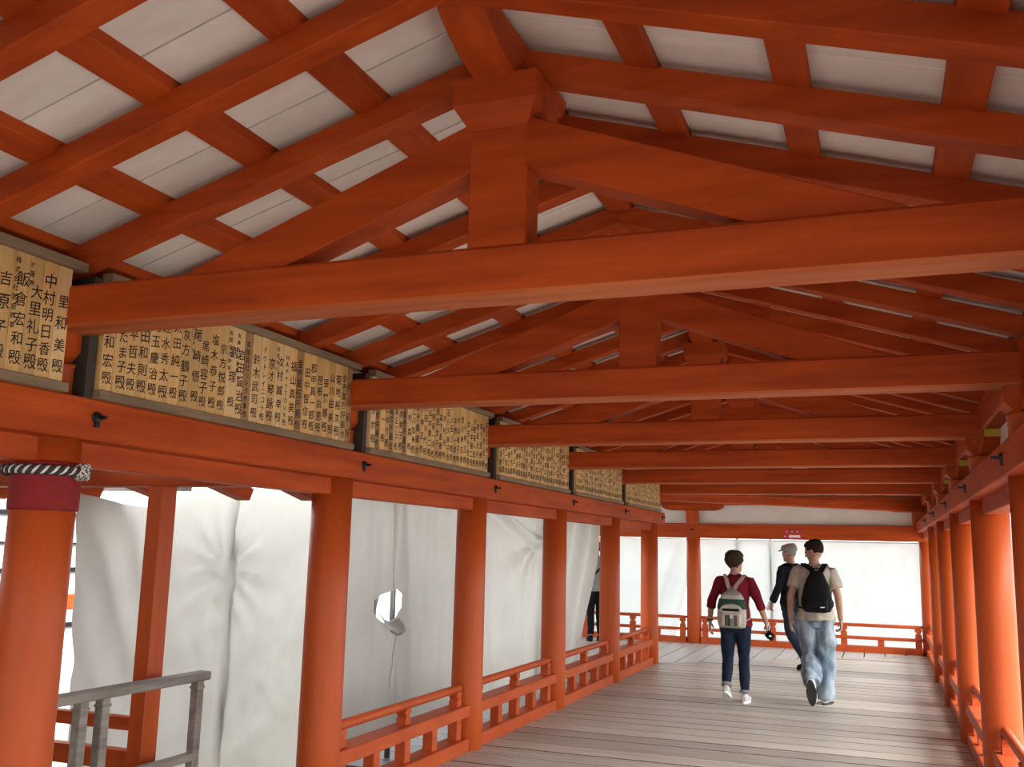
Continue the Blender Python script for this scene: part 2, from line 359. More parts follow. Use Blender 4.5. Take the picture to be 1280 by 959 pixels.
# ------------------------------------------------------------------ roof
SL, AP, RD = .305, 3.20, .10
def zr(d): return AP-SL*d                   # underside of the rafters at distance d from the ridge
BT = .032
ce = struct(link('ceiling', prism_me([(XK, zr(0)+RD+BT+.10), (XK+3.2, zr(3.2)+RD+BT+.10), (XK+3.2, zr(3.2)+RD+BT+.025), (XK, zr(0)+RD+BT+.025), (XK-3.2, zr(3.2)+RD+BT+.025), (XK-3.2, zr(3.2)+RD+BT+.10)], 'y', YB, YE+.7, 0, 'ceiling'), M['under']), 'white boarded gable ceiling with vermilion rafters and battens', 'ceiling')
for s in (-1, 1):
    rf = prism_me([(0, AP), (s*3.1, zr(3.1)), (s*3.1, zr(3.1)+RD), (0, AP+RD)], 'y', -.048, .048, .004, 'rafter')
    bo = prism_me([(s*.0, zr(0)+RD+BT), (s*3.15, zr(3.15)+RD+BT), (s*3.15, zr(3.15)+RD+BT+.022), (0, zr(0)+RD+BT+.022)], 'y', -.1345, .1345, .002, 'ceiling_board')
    n0 = int((YB-Y1)/.55)
    for j in range(n0, int((YE-Y1)/.55)+1):
        yy = Y1-.045+.55*j
        link('rafter', rf, M['verm_x'], ce, (XK, yy, 0))
    for j in range(-37, 55):
        link('ceiling_board', bo, M['white_board'], ce, (XK, Y1+.17+.275*j, random.uniform(-.002, .003)))
    for d in (.5, .975, 1.45, 1.925, 2.4, 2.875):
        z0 = zr(d)+RD-.012
        h = .055
        bt = prism_me([(s*(d-h), z0+SL*h), (s*(d+h), z0-SL*h), (s*(d+h), z0-SL*h+BT+.015), (s*(d-h), z0+SL*h+BT+.015)], 'y', YB, YE+.3, .003, 'batten')
        link('batten', bt, M['verm_y'], ce, (XK, 0, 0))
link('ridge_beam', bm_mesh(box_bm(-.06, .06, YB, YE, 3.262, 3.37, .012), 'ridge_beam'), M['verm_y'], ce, (XK, 0, 0))

def truss(k, label):
    yt = CY(k)-.085
    t = thing('roof_truss', label, 'truss', (XK, yt, 0), 0, 'roof trusses across the corridor')
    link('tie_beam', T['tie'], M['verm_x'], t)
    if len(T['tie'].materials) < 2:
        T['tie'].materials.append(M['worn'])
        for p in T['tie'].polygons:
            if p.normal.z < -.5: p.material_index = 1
    o = (TOFF.get(k, 0), 0, 0)
    link('king_post', T['king'], M['verm_x'], t, o)
    link('diagonal_brace', T['bl'], M['verm_x'], t, o); link('diagonal_brace', T['br'], M['verm_x'], t, o)
    link('bearing_block', T['blk'], M['verm_x'], t, o)
    link('ridge_bracket', T['arm'], M['verm_y'], t, o)
T = {}
TOFF = {1: .024, 2: -.02, 3: -.025, 4: -.03, 5: -.03, 6: -.03}   # the old timbers do not stand quite in line
T['tie'] = bm_mesh(box_bm(XL-.1-XK, XR-.045-XK, -.08, .08, 2.381, 2.551, .012), 'tie_beam')
T['king'] = bm_mesh(box_bm(-.104, .104, -.062, .062, 2.54, 2.99, .006), 'king_post')
bpoly = [(.06, 3.013), (1.30, 2.545), (.84, 2.545), (.06, 2.835)]
T['br'] = prism_me(bpoly, 'y', -.061, .061, .005, 'diagonal_brace'); T['bl'] = prism_me([(-a, b) for a, b in bpoly], 'y', -.061, .061, .005, 'diagonal_brace')
bb = bmesh.new()
rings = [[bb.verts.new((a*hx, b*hy, z)) for a, b in ((-1, -1), (1, -1), (1, 1), (-1, 1))] for hx, hy, z in ((.104, .066, 2.965), (.125, .09, 3.0), (.15, .115, 3.04), (.15, .115, 3.135))]
for A, B in zip(rings, rings[1:]):
    for i in range(4): bb.faces.new((A[i], A[(i+1) % 4], B[(i+1) % 4], B[i]))
bb.faces.new(rings[0]); bb.faces.new(rings[-1]); T['blk'] = bm_mesh(bb, 'bearing_block')
half = [(.10, 3.128), (.18, 3.135), (.26, 3.15), (.33, 3.172), (.39, 3.20), (.43, 3.23), (.45, 3.262), (.45, 3.285)]
T['arm'] = prism_me([(-a, b) for a, b in half[::-1]]+half, 'x', -.075, .075, .005, 'ridge_bracket')
trl = {1: 'vermilion roof truss with king post, standing over the rope-tied column', 6: 'vermilion roof truss at the end of the plaque boards', 0: 'vermilion roof truss behind the rope-tied column', -1: 'vermilion roof truss at the open end of the corridor'}
for k in range(-1, 7):
    truss(k, trl[k] if k in trl else 'vermilion roof truss with king post, %s after the rope-tied column' % ORD[k-1])

# ------------------------------------------------------------------ balustrades
def support_me(z0, z1, w=.042, t=.035):
    h = z1-z0
    return prism_me([(-w, z0), (w, z0), (w, z0+.42*h), (w*.62, z0+.5*h), (w*.62, z0+.58*h), (w*1.15, z0+.78*h), (w*1.15, z0+.86*h), (w*.8, z1), (-w*.8, z1), (-w*1.15, z0+.86*h), (-w*1.15, z0+.78*h), (-w*.62, z0+.58*h), (-w*.62, z0+.5*h), (-w, z0+.42*h)], 'x', -t, t, 0, 'rail_support')
sup = support_me(.34, .452); bal = bm_mesh(box_bm(-.04, .04, -.042, .042, .085, .265, .004), 'baluster')
_bc = {}
def balustrade(loc, rz, half, label, group, sups, bals):
    b = thing('balustrade', label, 'railing', loc, rz, group)
    key = round(half, 3)
    if key not in _bc:
        _bc[key] = (bm_mesh(box_bm(-.08, .08, -half, half, -.02, .095, .006), 'bottom_rail'), bm_mesh(box_bm(-.08, .08, -half, half, .257, .345, .006), 'middle_rail'),
                    smooth_sides(bm_mesh(tube_bm([(0, -half+.03, .462), (0, -half+.035, .468), (0, -half+.05, .472), (0, half-.05, .472), (0, half-.035, .468), (0, half-.03, .462)], [.012, .024, .031, .031, .024, .012], 16), 'handrail', True)))
    m = _bc[key]
    link('bottom_rail', m[0], M['verm_rail'], b); link('middle_rail', m[1], M['verm_rail'], b)
    hr = link('handrail', m[2], M['verm_rail'], b)
    for p in hr.data.polygons: p.use_smooth = True
    for yy in sups: link('rail_support', sup, M['verm_rail'], b, (0, yy, 0))
    for yy in bals: link('baluster', bal, M['verm_rail'], b, (0, yy, 0))
    return b
hb = L/2-RC+.012; sy = (-.88, 0, .88); by = (-.88, -.44, 0, .44, .88)
bn = {2: 'beside the sheet with the torn hole', 3: 'beside the sheet tied in a knot', 4: 'beside the sheet with the slanting edge', 5: 'meeting the corner column below the last plaques'}
for k in range(2, 6): balustrade((XL, CY(k)+1.1, 0), 0, hb, 'low vermilion balustrade '+bn[k], 'balustrades below the plaque boards', sy, by)
for k in range(-1, 6): balustrade((XR, CY(k)+1.1, 0), 0, hb, 'low vermilion balustrade opposite the plaques, %s bay before the corner bay' % ORD[6-k], 'balustrades opposite the plaque boards', sy, by)
hl = (YE-CY(6))/2-RC+.012
balustrade((XR, (CY(6)+YE)/2, 0), 0, hl, 'low vermilion balustrade opposite the plaques, in the corner bay', 'balustrades opposite the plaque boards', (-1.5, -.5, .5, 1.5), (-1.5, -1, -.5, 0, .5, 1, 1.5))
# the far wall has a lighter rail
def far_rail(x0, x1, label, n):
    b = thing('balustrade', label, 'railing', ((x0+x1)/2, YE-.02, 0), 0, 'balustrades of the far wall'); h = (x1-x0)/2
    for nm, z0, z1, t in (('bottom_rail', -.02, .10, .07), ('middle_rail', .205, .255, .05)):
        box(nm, -h, h, -t, t, z0, z1, M['verm_rail'], b, .005)
    link('handrail', bm_mesh(box_bm(-h, h, -.032, .032, .408, .462, .012), 'handrail'), M['verm_rail'], b)
    for i in range(n+1):
        xx = -h+.07+(2*h-.14)*i/n
        link('rail_support', far_sup, M['verm_rail'], b, (xx, 0, 0), (0, 0, PI/2))
        link('baluster', far_bal, M['verm_rail'], b, (xx, 0, 0))
        if i < n: link('baluster', far_bal, M['verm_rail'], b, (xx+(h-.07)/n, 0, 0))
far_sup = support_me(.25, .41, .05); far_bal = bm_mesh(box_bm(-.05, .05, -.04, .04, .09, .21, .004), 'baluster')
far_rail(XL+.135, XR-.12, 'low vermilion balustrade along the end wall behind the walkers', 3)
far_rail(-5.33+.12, XL-.115, 'low vermilion balustrade of the far wall in the side passage', 2)
far_rail(-7.53+.12, -5.33-.12, 'low vermilion balustrade of the far wall, deep in the side passage', 2)

# ------------------------------------------------------------------ plaque boards with brush lettering
def glyph_mesh(cols, res):
    """cols: list of (text, centre y offset, top, bottom, size); one mesh, text x -> +Y, text y -> +Z"""
    bm = bmesh.new()
    for txt, off, top, bot, size in cols:
        n = len(txt)
        for i, ch in enumerate(txt):
            if ch == ' ': continue
            me = glyph(ch, res)
            if not me: continue
            zc = top-(top-bot)*((i+.5)/n)
            jx, jy, sc = random.uniform(-.03, .03)*size, random.uniform(-.04, .04)*size, size*random.uniform(.92, 1.08)
            k0 = len(bm.verts); bm.from_mesh(me); bm.verts.ensure_lookup_table()
            sh = .10
            for v in bm.verts[k0:]:
                x, y_ = v.co.x, v.co.y
                v.co = Vector((.0012, off+jx+x*sc, zc+jy+(y_+sh*x)*sc))
    me = bpy.data.meshes.new('lettering'); bm.to_mesh(me); bm.free(); return me
def plaques(k, label, texts, y0, y1_, res, n=None, dark=(), pale=()):
    n = n or len(texts); w = (y1_-y0)/n
    p = thing('plaque_board', label, 'plaque board', (-2.95, y0, 2.127), 0, 'plaque boards on the plate beam')
    box('top_rail', -.03, .028, -.01, y1_-y0+.05, .488, .525, M['frame'], p, .003)
    box('bottom_rail', -.03, .018, -.01, y1_-y0+.02, 0, .036, M['frame'], p, .003)
    box('frame_post', -.16, -.02, -.055, -.012, 0, .5, M['frame_dark'], p)
    box('backing', -.045, -.03, 0, y1_-y0, .03, .49, M['frame'], p)
    sms = {q: bm_mesh(box_bm(-.03, 0, -w/2+.001, w/2-.001, .037, .488, .0015), 'name_slip') for q in ('slip', 'slip_dark', 'slip_pale')}
    for i, t in enumerate(texts):
        mt = 'slip_dark' if i in dark else ('slip_pale' if i in pale else 'slip')
        s = link('name_slip', sms[mt], M[mt], p, (random.uniform(-.002, .002) if i not in dark else -.006, w*(i+.5), 0))
        main, small = t if isinstance(t, tuple) else (t, None)
        top = .445 if len(main) > 5 else random.uniform(.38, .44)
        cs = [(main, .008 if small else 0, top, .052, min(w*.86, .92*(top-.05)/len(main)))]
        if small: cs.append((small, -w*.30, .47, .47-.035*len(small), .026))
        lt = link('lettering', glyph_mesh(cs, res), M['ink'], s); lt['kind'] = 'stuff'
    return p
plaques(0, 'plaque board of large bright slips before the rope-tied column', [names[i % 12] for i in range(24)]+P1, CY(0)+.05, CY(1)-.155, 3, pale=(28,))
plaques(1, 'plaque board between the rope-tied column and the second truss', P2, CY(1)+.035, CY(2)-.15, 3, dark=(14, 21, 29), pale=(12, 13, 15, 16, 18, 19, 27))
plaques(2, 'plaque board mixing dark price slips with plain name slips', P3+[names[(i*5+2) % 12] for i in range(20)], CY(2)+.085, CY(3)-.165, 2, dark=(1, 4, 7), pale=(0, 5, 8, 9))
pn = {3: 'third to last', 4: 'second to last', 5: 'last'}
for k in (3, 4, 5):
    plaques(k, 'plaque board with small crowded lettering, %s before the corner' % pn[k], [names[(i*7+k) % 12] for i in range(30)], CY(k)+.085, CY(k+1)-.165, 1)

# ------------------------------------------------------------------ sign on the far beam
sg = thing('sign', 'small red direction sign with white arrow on the far beam', 'sign', (-1.42, YE-.135, 1.905))
box('panel', -.155, .155, -.014, 0, -.09, .085, M['sign'], sg, .003)
link('arrow', prism_me([(-.06, -.035), (-.02, -.07), (-.02, -.055), (.135, -.055), (.135, -.012), (-.02, -.012), (-.02, .002)], 'y', -.017, -.014, 0, 'arrow'), M['white'], sg)
for i in range(3): link('mark', prism_me([(math.cos(a)*(.016 if j % 2 else .008), .045+math.sin(a)*(.016 if j % 2 else .008)) for j, a in enumerate([q*PI/4 for q in range(8)])], 'y', -.017, -.014, 0, 'mark'), M['white'], sg, (-.085+.085*i, 0, 0))
link('mark', prism_me([(-.13, -.045), (-.115, -.045), (-.105, -.035), (-.115, -.022), (-.13, -.025)], 'y', -.017, -.014, 0, 'mark'), M['white'], sg)

# ------------------------------------------------------------------ tarpaulin sheets
def in_poly(p, poly):
    r = False; j = len(poly)-1
    for i in range(len(poly)):
        (xi, yi), (xj, yj) = poly[i], poly[j]
        if (yi > p[1]) != (yj > p[1]) and p[0] < (xj-xi)*(p[1]-yi)/(yj-yi)+xi: r = not r
        j = i
    return r
def snap(p, poly):
    best = None
    for i in range(len(poly)):
        a, b = Vector(poly[i]), Vector(poly[(i+1) % len(poly)]); q = Vector(p); t = max(0, min(1, (q-a).dot(b-a)/(b-a).length_squared))
        c = a+(b-a)*t
        if best is None or (c-q).length < (best-q).length: best = c
    return best
def sheet(name, label, a0, a1, bot, top, disp, axis, plane, step=.04, hole=None, group='white sheets on scaffolding'):
    """a: running coordinate (Y when axis x, X when axis y); bot/top/a0/a1 may be functions"""
    na = int(((a1(1) if callable(a1) else a1)-(a0(1) if callable(a0) else a0))/step)+2; bm = bmesh.new(); g = []
    nz = int(2.6/step)
    for i in range(na+1):
        row = []
        for j in range(nz+1):
            v = j/nz
            A0 = a0(v) if callable(a0) else a0; A1 = a1(v) if callable(a1) else a1
            a = A0+(A1-A0)*i/na
            z = (bot(a) if callable(bot) else bot); z += ((top(a) if callable(top) else top)-z)*v
            row.append([a, z])
        g.append(row)
    vs = [[None]*(nz+1) for _ in range(na+1)]
    kill = set()
    if hole:
        for i in range(na):
            for j in range(nz):
                c = [(g[i][j][q]+g[i+1][j+1][q])/2 for q in (0, 1)]
                if in_poly(c, hole): kill.add((i, j))
        for i in range(1, na):
            for j in range(1, nz):
                q = [(i-1, j-1) in kill, (i, j-1) in kill, (i-1, j) in kill, (i, j) in kill]
                if any(q) and not all(q): g[i][j] = list(snap(g[i][j], hole))
    for i in range(na+1):
        for j in range(nz+1):
            a, z = g[i][j]; d = disp(a, z)
            vs[i][j] = bm.verts.new((d, a, z) if axis == 'x' else (a, d, z))
    for i in range(na):
        for j in range(nz):
            if (i, j) not in kill: bm.faces.new((vs[i][j], vs[i+1][j], vs[i+1][j+1], vs[i][j+1]))
    me = bm_mesh(bm, name, True)
    o = link(name, me, M['sheet' if axis == 'x' else 'sheet_thin'], None, (plane, 0, 0) if axis == 'x' else (0, plane, 0))
    return tag(o, label, 'sheet', group)
def nz3(a, z, s, seed): return noise.noise(Vector((a*s, z*s, seed)))
def lerp_tab(tab, a):
    if a <= tab[0][0]: return tab[0][1]
    for (p, q), (r, s) in zip(tab, tab[1:]):
        if a <= r: t = (a-p)/(r-p); t = t*t*(3-2*t); return q+(s-q)*t
    return tab[-1][1]
# A: behind the open bay, sagging top
tabA = [(5.1, 1.854), (5.45, 1.81), (5.72, 1.80), (6.0, 1.84), (6.39, 1.954), (7.12, 2.02), (8.6, 2.07)]
def dA(a, z):
    d = .07*nz3(a, z, .9, 1)+.03*nz3(a*.6+z*.5, z*1.2-a*.6, 2.6, 4)+.012*nz3(a+z*.4, z-a*.3, 7, 2)
    d += .055*math.exp(-((a-6.70-.03*math.sin(z*5))/.06)**2)+.03*math.exp(-((a-6.55)/.07)**2-((z-1.1)/.45)**2)*(1+.6*math.sin(z*26))
    ds = (z-1.85)*.55+(a-5.2)*1.0                    # diagonal drag folds from the upper corner
    d += .030*math.sin(ds*15)*math.exp(-((a-5.55)/.4)**2)*max(0, min(1, (z-.3)))
    fan = math.atan2(z-1.35, a-6.68); rr = math.hypot(z-1.35, a-6.68)
    d += .022*math.sin(fan*13)*math.exp(-((rr-.3)/.28)**2)
    return d
sA = sheet('tarpaulin', 'white sheet with sagging top behind the square post', lambda v: 5.08+.05*(1-v)+.05*math.sin(v*5), 8.7, -.78, lambda a: lerp_tab(tabA, a), dA, 'x', -5.0)
# B: torn hole and seam
hole = [(6.86, 1.135), (7.08, 1.18), (7.27, 1.215), (7.36, 1.17), (7.36, 1.06), (7.25, 1.00), (7.12, .96), (7.04, .955), (6.95, 1.0), (6.86, 1.07)]
def dB(a, z):
    d = .06*nz3(a, z, 1.1, 11)+.022*math.sin((a-7.2)*11+z*.8+nz3(a, z, 1.2, 7)*2)*max(0, z-.5)*.8+.012*nz3(a*2.2, z*.7, 4, 5)
    d += .02*math.exp(-((a-7.2)/.05)**2)+.016*math.sin(a*23+2*nz3(a, z, 1.5, 3))*max(0, z-1.1)
    d += .03*math.exp(-((a-7.1)/.2)**2-((z-.95)/.18)**2)
    return d
sB = sheet('tarpaulin', 'white sheet with a torn hole and hanging flap', 5.98, 8.82, lambda a: .10+.03*math.sin(a*3.1), lambda a: 2.02+.02*math.sin(a*7), dB, 'x', -3.75, .03, hole)
def on_sheet(fn, a, z, off=.01): return Vector((fn(a, z)+off, a, z))
link('lacing_strip', bm_mesh(tube_bm([on_sheet(dB, 7.12+.10*(2-z), z, .004) for z in [1.22+i*.08 for i in range(11)]], [.013]*11, 6), 'lacing_strip', True), M['rope_w'], sB)
fb = bmesh.new(); ring = []
fl_pts = [[(6.87, 1.09), (7.0, .99), (7.12, .955), (7.26, .985)], [(6.98, .97), (7.07, .92), (7.2, .91), (7.32, .92)], [(7.06, .91), (7.14, .87), (7.26, .86), (7.36, .875)], [(7.14, .875), (7.2, .845), (7.28, .84), (7.34, .85)]]
gv = [[fb.verts.new(on_sheet(dB, a, z, .02+.03*math.sin(i*1.1)+.012*(j == 1))) for j, (a, z) in enumerate(r)] for i, r in enumerate(fl_pts)]
for i in range(3):
    for j in range(3): fb.faces.new((gv[i][j], gv[i][j+1], gv[i+1][j+1], gv[i+1][j]))
bmesh.ops.subdivide_edges(fb, edges=fb.edges, cuts=2, use_grid_fill=True, smooth=.6)
link('torn_flap', bm_mesh(fb, 'torn_flap', True), M['sheet'], sB)
link('tear_line', bm_mesh(tube_bm([on_sheet(dB, 7.21+.006*math.sin(i*1.3)-.006*i, .85-i*.04, .002) for i in range(11)], .003, 5), 'tear_line', True), M['sheet'], sB)
# C: tied in a knot
def dC(a, z):
    r = math.hypot((a-10.75)*.8, z-1.62); th = math.atan2(z-1.62, (a-10.75)*.8)
    d = .06*nz3(a, z, .9, 21)+.09*math.exp(-(r/.10)**2)+.045*math.sin(th*11)*math.exp(-r/.45)+.010*nz3(a*2, z, 5, 3)
    # a tension fold runs from the knot to the upper near corner
    line = (z-1.62)-(10.75-a)*.28
    if a < 10.75: d += .09*math.exp(-(line/.05)**2)-.03*math.exp(-((line+.09)/.05)**2)
    if z < 1.6: d += .07*math.sin((a-10.1)*6+z*1.2)*min(1, (1.6-z))
    return d
sC = sheet('tarpaulin', 'white sheet gathered into a knot with radiating folds', 8.86, 11.4, lambda a: .03+.03*math.sin(a*2.3), 2.06, dC, 'x', -3.75, .04)
# D: slanting edge
def dD(a, z): return .05*nz3(a, z, 1.0, 31)+.05*math.sin((a-.45*z)*9)+.008*nz3(a, z, 6, 8)*(z > 1.2)
sD = sheet('tarpaulin', 'white sheet pulled aside with a slanting free edge', 11.46, lambda v: 12.45+1.12*v**.8, -.05, 2.12, dD, 'x', -3.78, .04)
# end wall sheets
def dE(seed, lim):
    # the sheets lie against the poles behind them, never through them
    return lambda a, z: min(lim, .10*nz3(a, z, .8, seed)+.02*nz3(a*3, z*.7, 2.5, seed)+.02*math.sin(a*5.5+1.5*nz3(a, z, .8, seed))*(.4+.6*max(0, 1.2-z)))
def dF(a, z):
    r = .03*nz3(a, z, .6, 44); t = (a+3.55)-(z-1.)*.30
    return r+.05*math.sin(t*15)*math.exp(-(t/.35)**2)
sheet('tarpaulin', 'bright white sheet across the end wall behind the walkers', -3.12, -1.84, -.5, lambda a: 1.80, dE(51, .024), 'y', YE+.55, .05)
sheet('tarpaulin', 'wide bright white sheet across the end wall beside the corner', -1.84, 1.9, -.5, lambda a: 1.79, dE(57, .054), 'y', YE+.52, .05)
sheet('tarpaulin', 'white sheet drawn back in folds beside the far column', -4.9, lambda v: -3.68+.52*v, -.5, 1.80, dF, 'y', YE+.50, .04)
sheet('tarpaulin', 'white sheet hanging along the far side of the side passage', -8.6, -4.85, -.5, 1.80, dE(63, .024), 'y', YE+.55, .06)

# scaffolding behind the sheets
def pole(p, q, label, r=.024, group='scaffold poles'):
    return tag(link('scaffold_pole', bm_mesh(tube_bm([p, q], r, 12), 'scaffold_pole', True), M['steel']), label, 'pole', group)
pole((-5.005, 6.72, -1.4), (-5.005, 6.72, 2.6), 'steel scaffold pole behind the sagging sheet')
pole((-3.84, 7.40, -.15), (-3.84, 7.38, 2.3), 'steel scaffold pole beside the torn hole')
pole((-4.5, 8.28, -1.4), (-4.5, 8.28, 2.3), 'steel scaffold pole seen through the torn hole')
pole((-4.6, 7.43, -1.405), (-4.6, 8.95, 2.0), 'slanting steel brace seen through the torn hole', .014)
pole((-3.86, 11.0, -.15), (-3.86, 11.0, 2.3), 'steel scaffold pole behind the knotted sheet')
for i, xx in enumerate((-2.45, -1.86, .62, -4.95)):
    pole((xx, YE+.60, -1.4), (xx, YE+.60, 2.3), ['steel scaffold pole behind the end sheet, near the column', 'steel scaffold pole where the two end sheets meet', 'steel scaffold pole behind the end sheet, at the corner', 'steel scaffold pole behind the side passage sheet'][i])
pole((-8.6, YE+.639, 1.80), (1.9, YE+.639, 1.80), 'horizontal steel pole carrying the end sheets', .018)
pole((-3.882, 5.9, 2.06), (-3.898, 13.7, 2.10), 'horizontal steel pole carrying the sheets below the plaques', .018)

# ------------------------------------------------------------------ beyond the open bay
po = thing('outer_post', 'square vermilion post with low rails standing outside the open bay', 'post', (-4.05, 4.74, -.80))
box('post', -.055, .055, -.065, .065, 0, 2.72, M['verm_z'], po, .006)
box('low_rail', -4.97, -.05, -.03, .03, 1.27, 1.345, M['verm_x'], po, .004)
box('low_rail', -4.97, -.05, -.035, .035, 1.05, 1.16, M['verm_x'], po, .004)
eb = tag(box('gateway_beam', -9, XL-.12, 4.66, 4.82, 1.885, 2.04, M['verm_x'], None, .008), 'dark vermilion gateway beam resting on the outer square post', 'beam')
rm = prism_me([(-.35, 2.04), (.62, 1.835), (.66, 1.915), (-.35, 2.13)], 'x', -.055, .055, .005, 'eave_rafter')
for xx, wh in ((-6.05, 'furthest along the gateway beam'), (-5.18, 'farther out than the square post'), (-4.58, 'behind the square post'), (-3.92, 'between the square post and the corridor'), (-3.42, 'nearest the corridor wall')):
    tag(link('eave_rafter', rm, M['verm_y'], None, (xx, 4.74, 0)), 'vermilion eave rafter crossing the gateway beam, '+wh, 'rafter', 'eave rafters of the gateway')
tag(link('gateway_roof', prism_me([(-2.3, 2.57), (.72, 1.902), (.72, 1.96), (-2.3, 2.64), (-5.3, 1.96), (-5.3, 1.902)], 'x', -9, -4.42, 0, 'gateway_roof'), M['plank'], None, (0, 4.74, 0)), 'boarded eave roof over the gateway rafters outside the open bay', 'roof')
hw = tag(box('added_shade_wall', -9.2, -9.0, -.62, 5.4, -1.42, 1.96, M['verm_y']), 'unseen vermilion wall added to darken the outer post', 'wall')  # unseen walls, added to keep daylight off the front of the post
box('unseen_end_wall', -9.0, -4.45, -.62, -.5, -.8, 1.96, M['verm_x'], hw)
hd = thing('ramp_handrail', 'weathered grey wooden handrail beside the open bay', 'railing', (-3.8, 4.35, -.80))
bm_ = box_bm(-.045, .045, -1.7, .60, 1.555, 1.605, .008); link('handrail', bm_mesh(bm_, 'handrail'), M['greywood'], hd)
for yy in (-.37, -.22, .53): box('post', -.028, .028, yy-.028, yy+.028, 0, 1.56, M['greywood'], hd, .005)
for yy in (-.37, -.22, .53): box('collar', -.033, .033, yy-.033, yy+.033, 1.51, 1.525, M['greywood'], hd, .004)
box('low_rail', -.025, .025, -.2, .53, 1.11, 1.155, M['greywood'], hd, .004)
# pale siding and rails far behind
sd = tag(box('pale_building', -12.2, -11.9, 6, 20, -1.4, 3.2, M['siding']), 'pale building wall far beyond the open bay', 'building')
for i in range(5):
    box('rail', -11.9, -11.84, 6, 20, .2+.42*i, .2+.42*i+(.03 if i % 2 else .07), M['iron'], sd)
far = tag(box('far_rail_beam', -10.3, -10.15, 7, 11.2, .62, .82, M['verm_y'], None, .01), 'vermilion rail beam far outside, glimpsed past the first column', 'beam')

# ------------------------------------------------------------------ people
def loft(bm, rings, n=18):
    """rings: (centre, ux, uy) half-axis vectors"""
    R = []
    for c, ux, uy in rings:
        c, ux, uy = Vector(c), Vector(ux), Vector(uy)
        R.append([bm.verts.new(c+ux*math.cos(2*PI*i/n)+uy*math.sin(2*PI*i/n)) for i in range(n)])
    for a, b in zip(R, R[1:]):
        for i in range(n): bm.faces.new((a[i], a[(i+1) % n], b[(i+1) % n], b[i]))
    bm.faces.new(R[0][::-1]); bm.faces.new(R[-1])
def limb(bm, pts, rads, n=14, side=(1, 0, 0), flat_=1.0):
    """chain through points with radii and rounded ends; flat_ scales the depth axis"""
    P = [Vector(p) for p in pts]; out = []
    t0 = (P[1]-P[0]).normalized(); t1 = (P[-1]-P[-2]).normalized()
    seq = [(P[0]-t0*rads[0]*.9, rads[0]*.35), (P[0]-t0*rads[0]*.6, rads[0]*.75)]+[(p, r) for p, r in zip(P, rads)]+[(P[-1]+t1*rads[-1]*.6, rads[-1]*.75), (P[-1]+t1*rads[-1]*.9, rads[-1]*.35)]
    for i, (p, r) in enumerate(seq):
        t = (seq[min(i+1, len(seq)-1)][0]-seq[max(i-1, 0)][0]).normalized()
        s = Vector(side); s = (s-t*s.dot(t)).normalized(); w = t.cross(s)
        out.append((p, s*r, w*r*flat_))
    loft(bm, out, n)
def remesh(bm, voxel, name, smooth_it=4, factor=.5):
    bmesh.ops.recalc_face_normals(bm, faces=bm.faces)
    me = bpy.data.meshes.new(name); bm.to_mesh(me); bm.free()
    o = bpy.data.objects.new('tmp', me); COL.objects.link(o)
    m = o.modifiers.new('r', 'REMESH'); m.mode = 'VOXEL'; m.voxel_size = voxel
    if smooth_it:
        s = o.modifiers.new('s', 'SMOOTH'); s.iterations = smooth_it; s.factor = factor
    d = bpy.context.evaluated_depsgraph_get(); r = bpy.data.meshes.new_from_object(o.evaluated_get(d))
    bpy.data.objects.remove(o); bpy.data.meshes.remove(me)
    for p in r.polygons: p.use_smooth = True
    r.name = name; return r
def wrinkle(me, amp, sc, seed, zmin=-9, zmax=9):
    nrm = [v.normal.copy() for v in me.vertices]
    for v, vn in zip(me.vertices, nrm):
        if zmin < v.co.z < zmax:
            n_ = noise.noise(Vector((v.co.x*sc*1.6, v.co.y*sc*1.6, v.co.z*sc))+Vector((seed, 0, 0)))
            v.co += vn*amp*n_
    return me
def hand_bm(bm, wrist, dirv, palm_n, thumb_side, s=1.0, curl=.6):
    """wrist point, hand direction, palm normal (towards which fingers curl), thumb side vector"""
    d = Vector(dirv).normalized(); t = Vector(thumb_side); t = (t-d*t.dot(d)).normalized(); pn = Vector(palm_n); pn = (pn-d*pn.dot(d)-t*pn.dot(t)).normalized()
    w = Vector(wrist)
    loft(bm, [(w-d*.02*s, t*.024*s, pn*.018*s), (w+d*.01*s, t*.027*s, pn*.017*s), (w+d*.045*s, t*.039*s, pn*.016*s), (w+d*.08*s, t*.041*s, pn*.014*s), (w+d*.095*s, t*.036*s, pn*.010*s)], 12)
    for i, (o, ln) in enumerate(((.031, .070), (.0105, .080), (-.0105, .074), (-.031, .056))):
        p = w+d*.085*s+t*o*s; pts = [p]; a = 0
        for q, f in enumerate((.45, .30, .25)):
            a += curl*(.6 if q == 0 else .8)
            p = p+(d*math.cos(a)+pn*math.sin(a))*ln*f*s; pts.append(p)
        limb(bm, pts, [.0098*s, .0092*s, .0084*s, .0070*s], 8, t)
    p = w+d*.025*s+t*.030*s; pts = [p, p+(d*.6+t*.7+pn*.25).normalized()*.032*s, p+(d*.6+t*.7+pn*.25).normalized()*.032*s+(d*.9+t*.2+pn*.45).normalized()*.028*s]
    pts.append(pts[-1]+(d*.9+pn*.5).normalized()*.022*s)
    limb(bm, pts, [.013*s, .0115*s, .0105*s, .008*s], 8, pn)
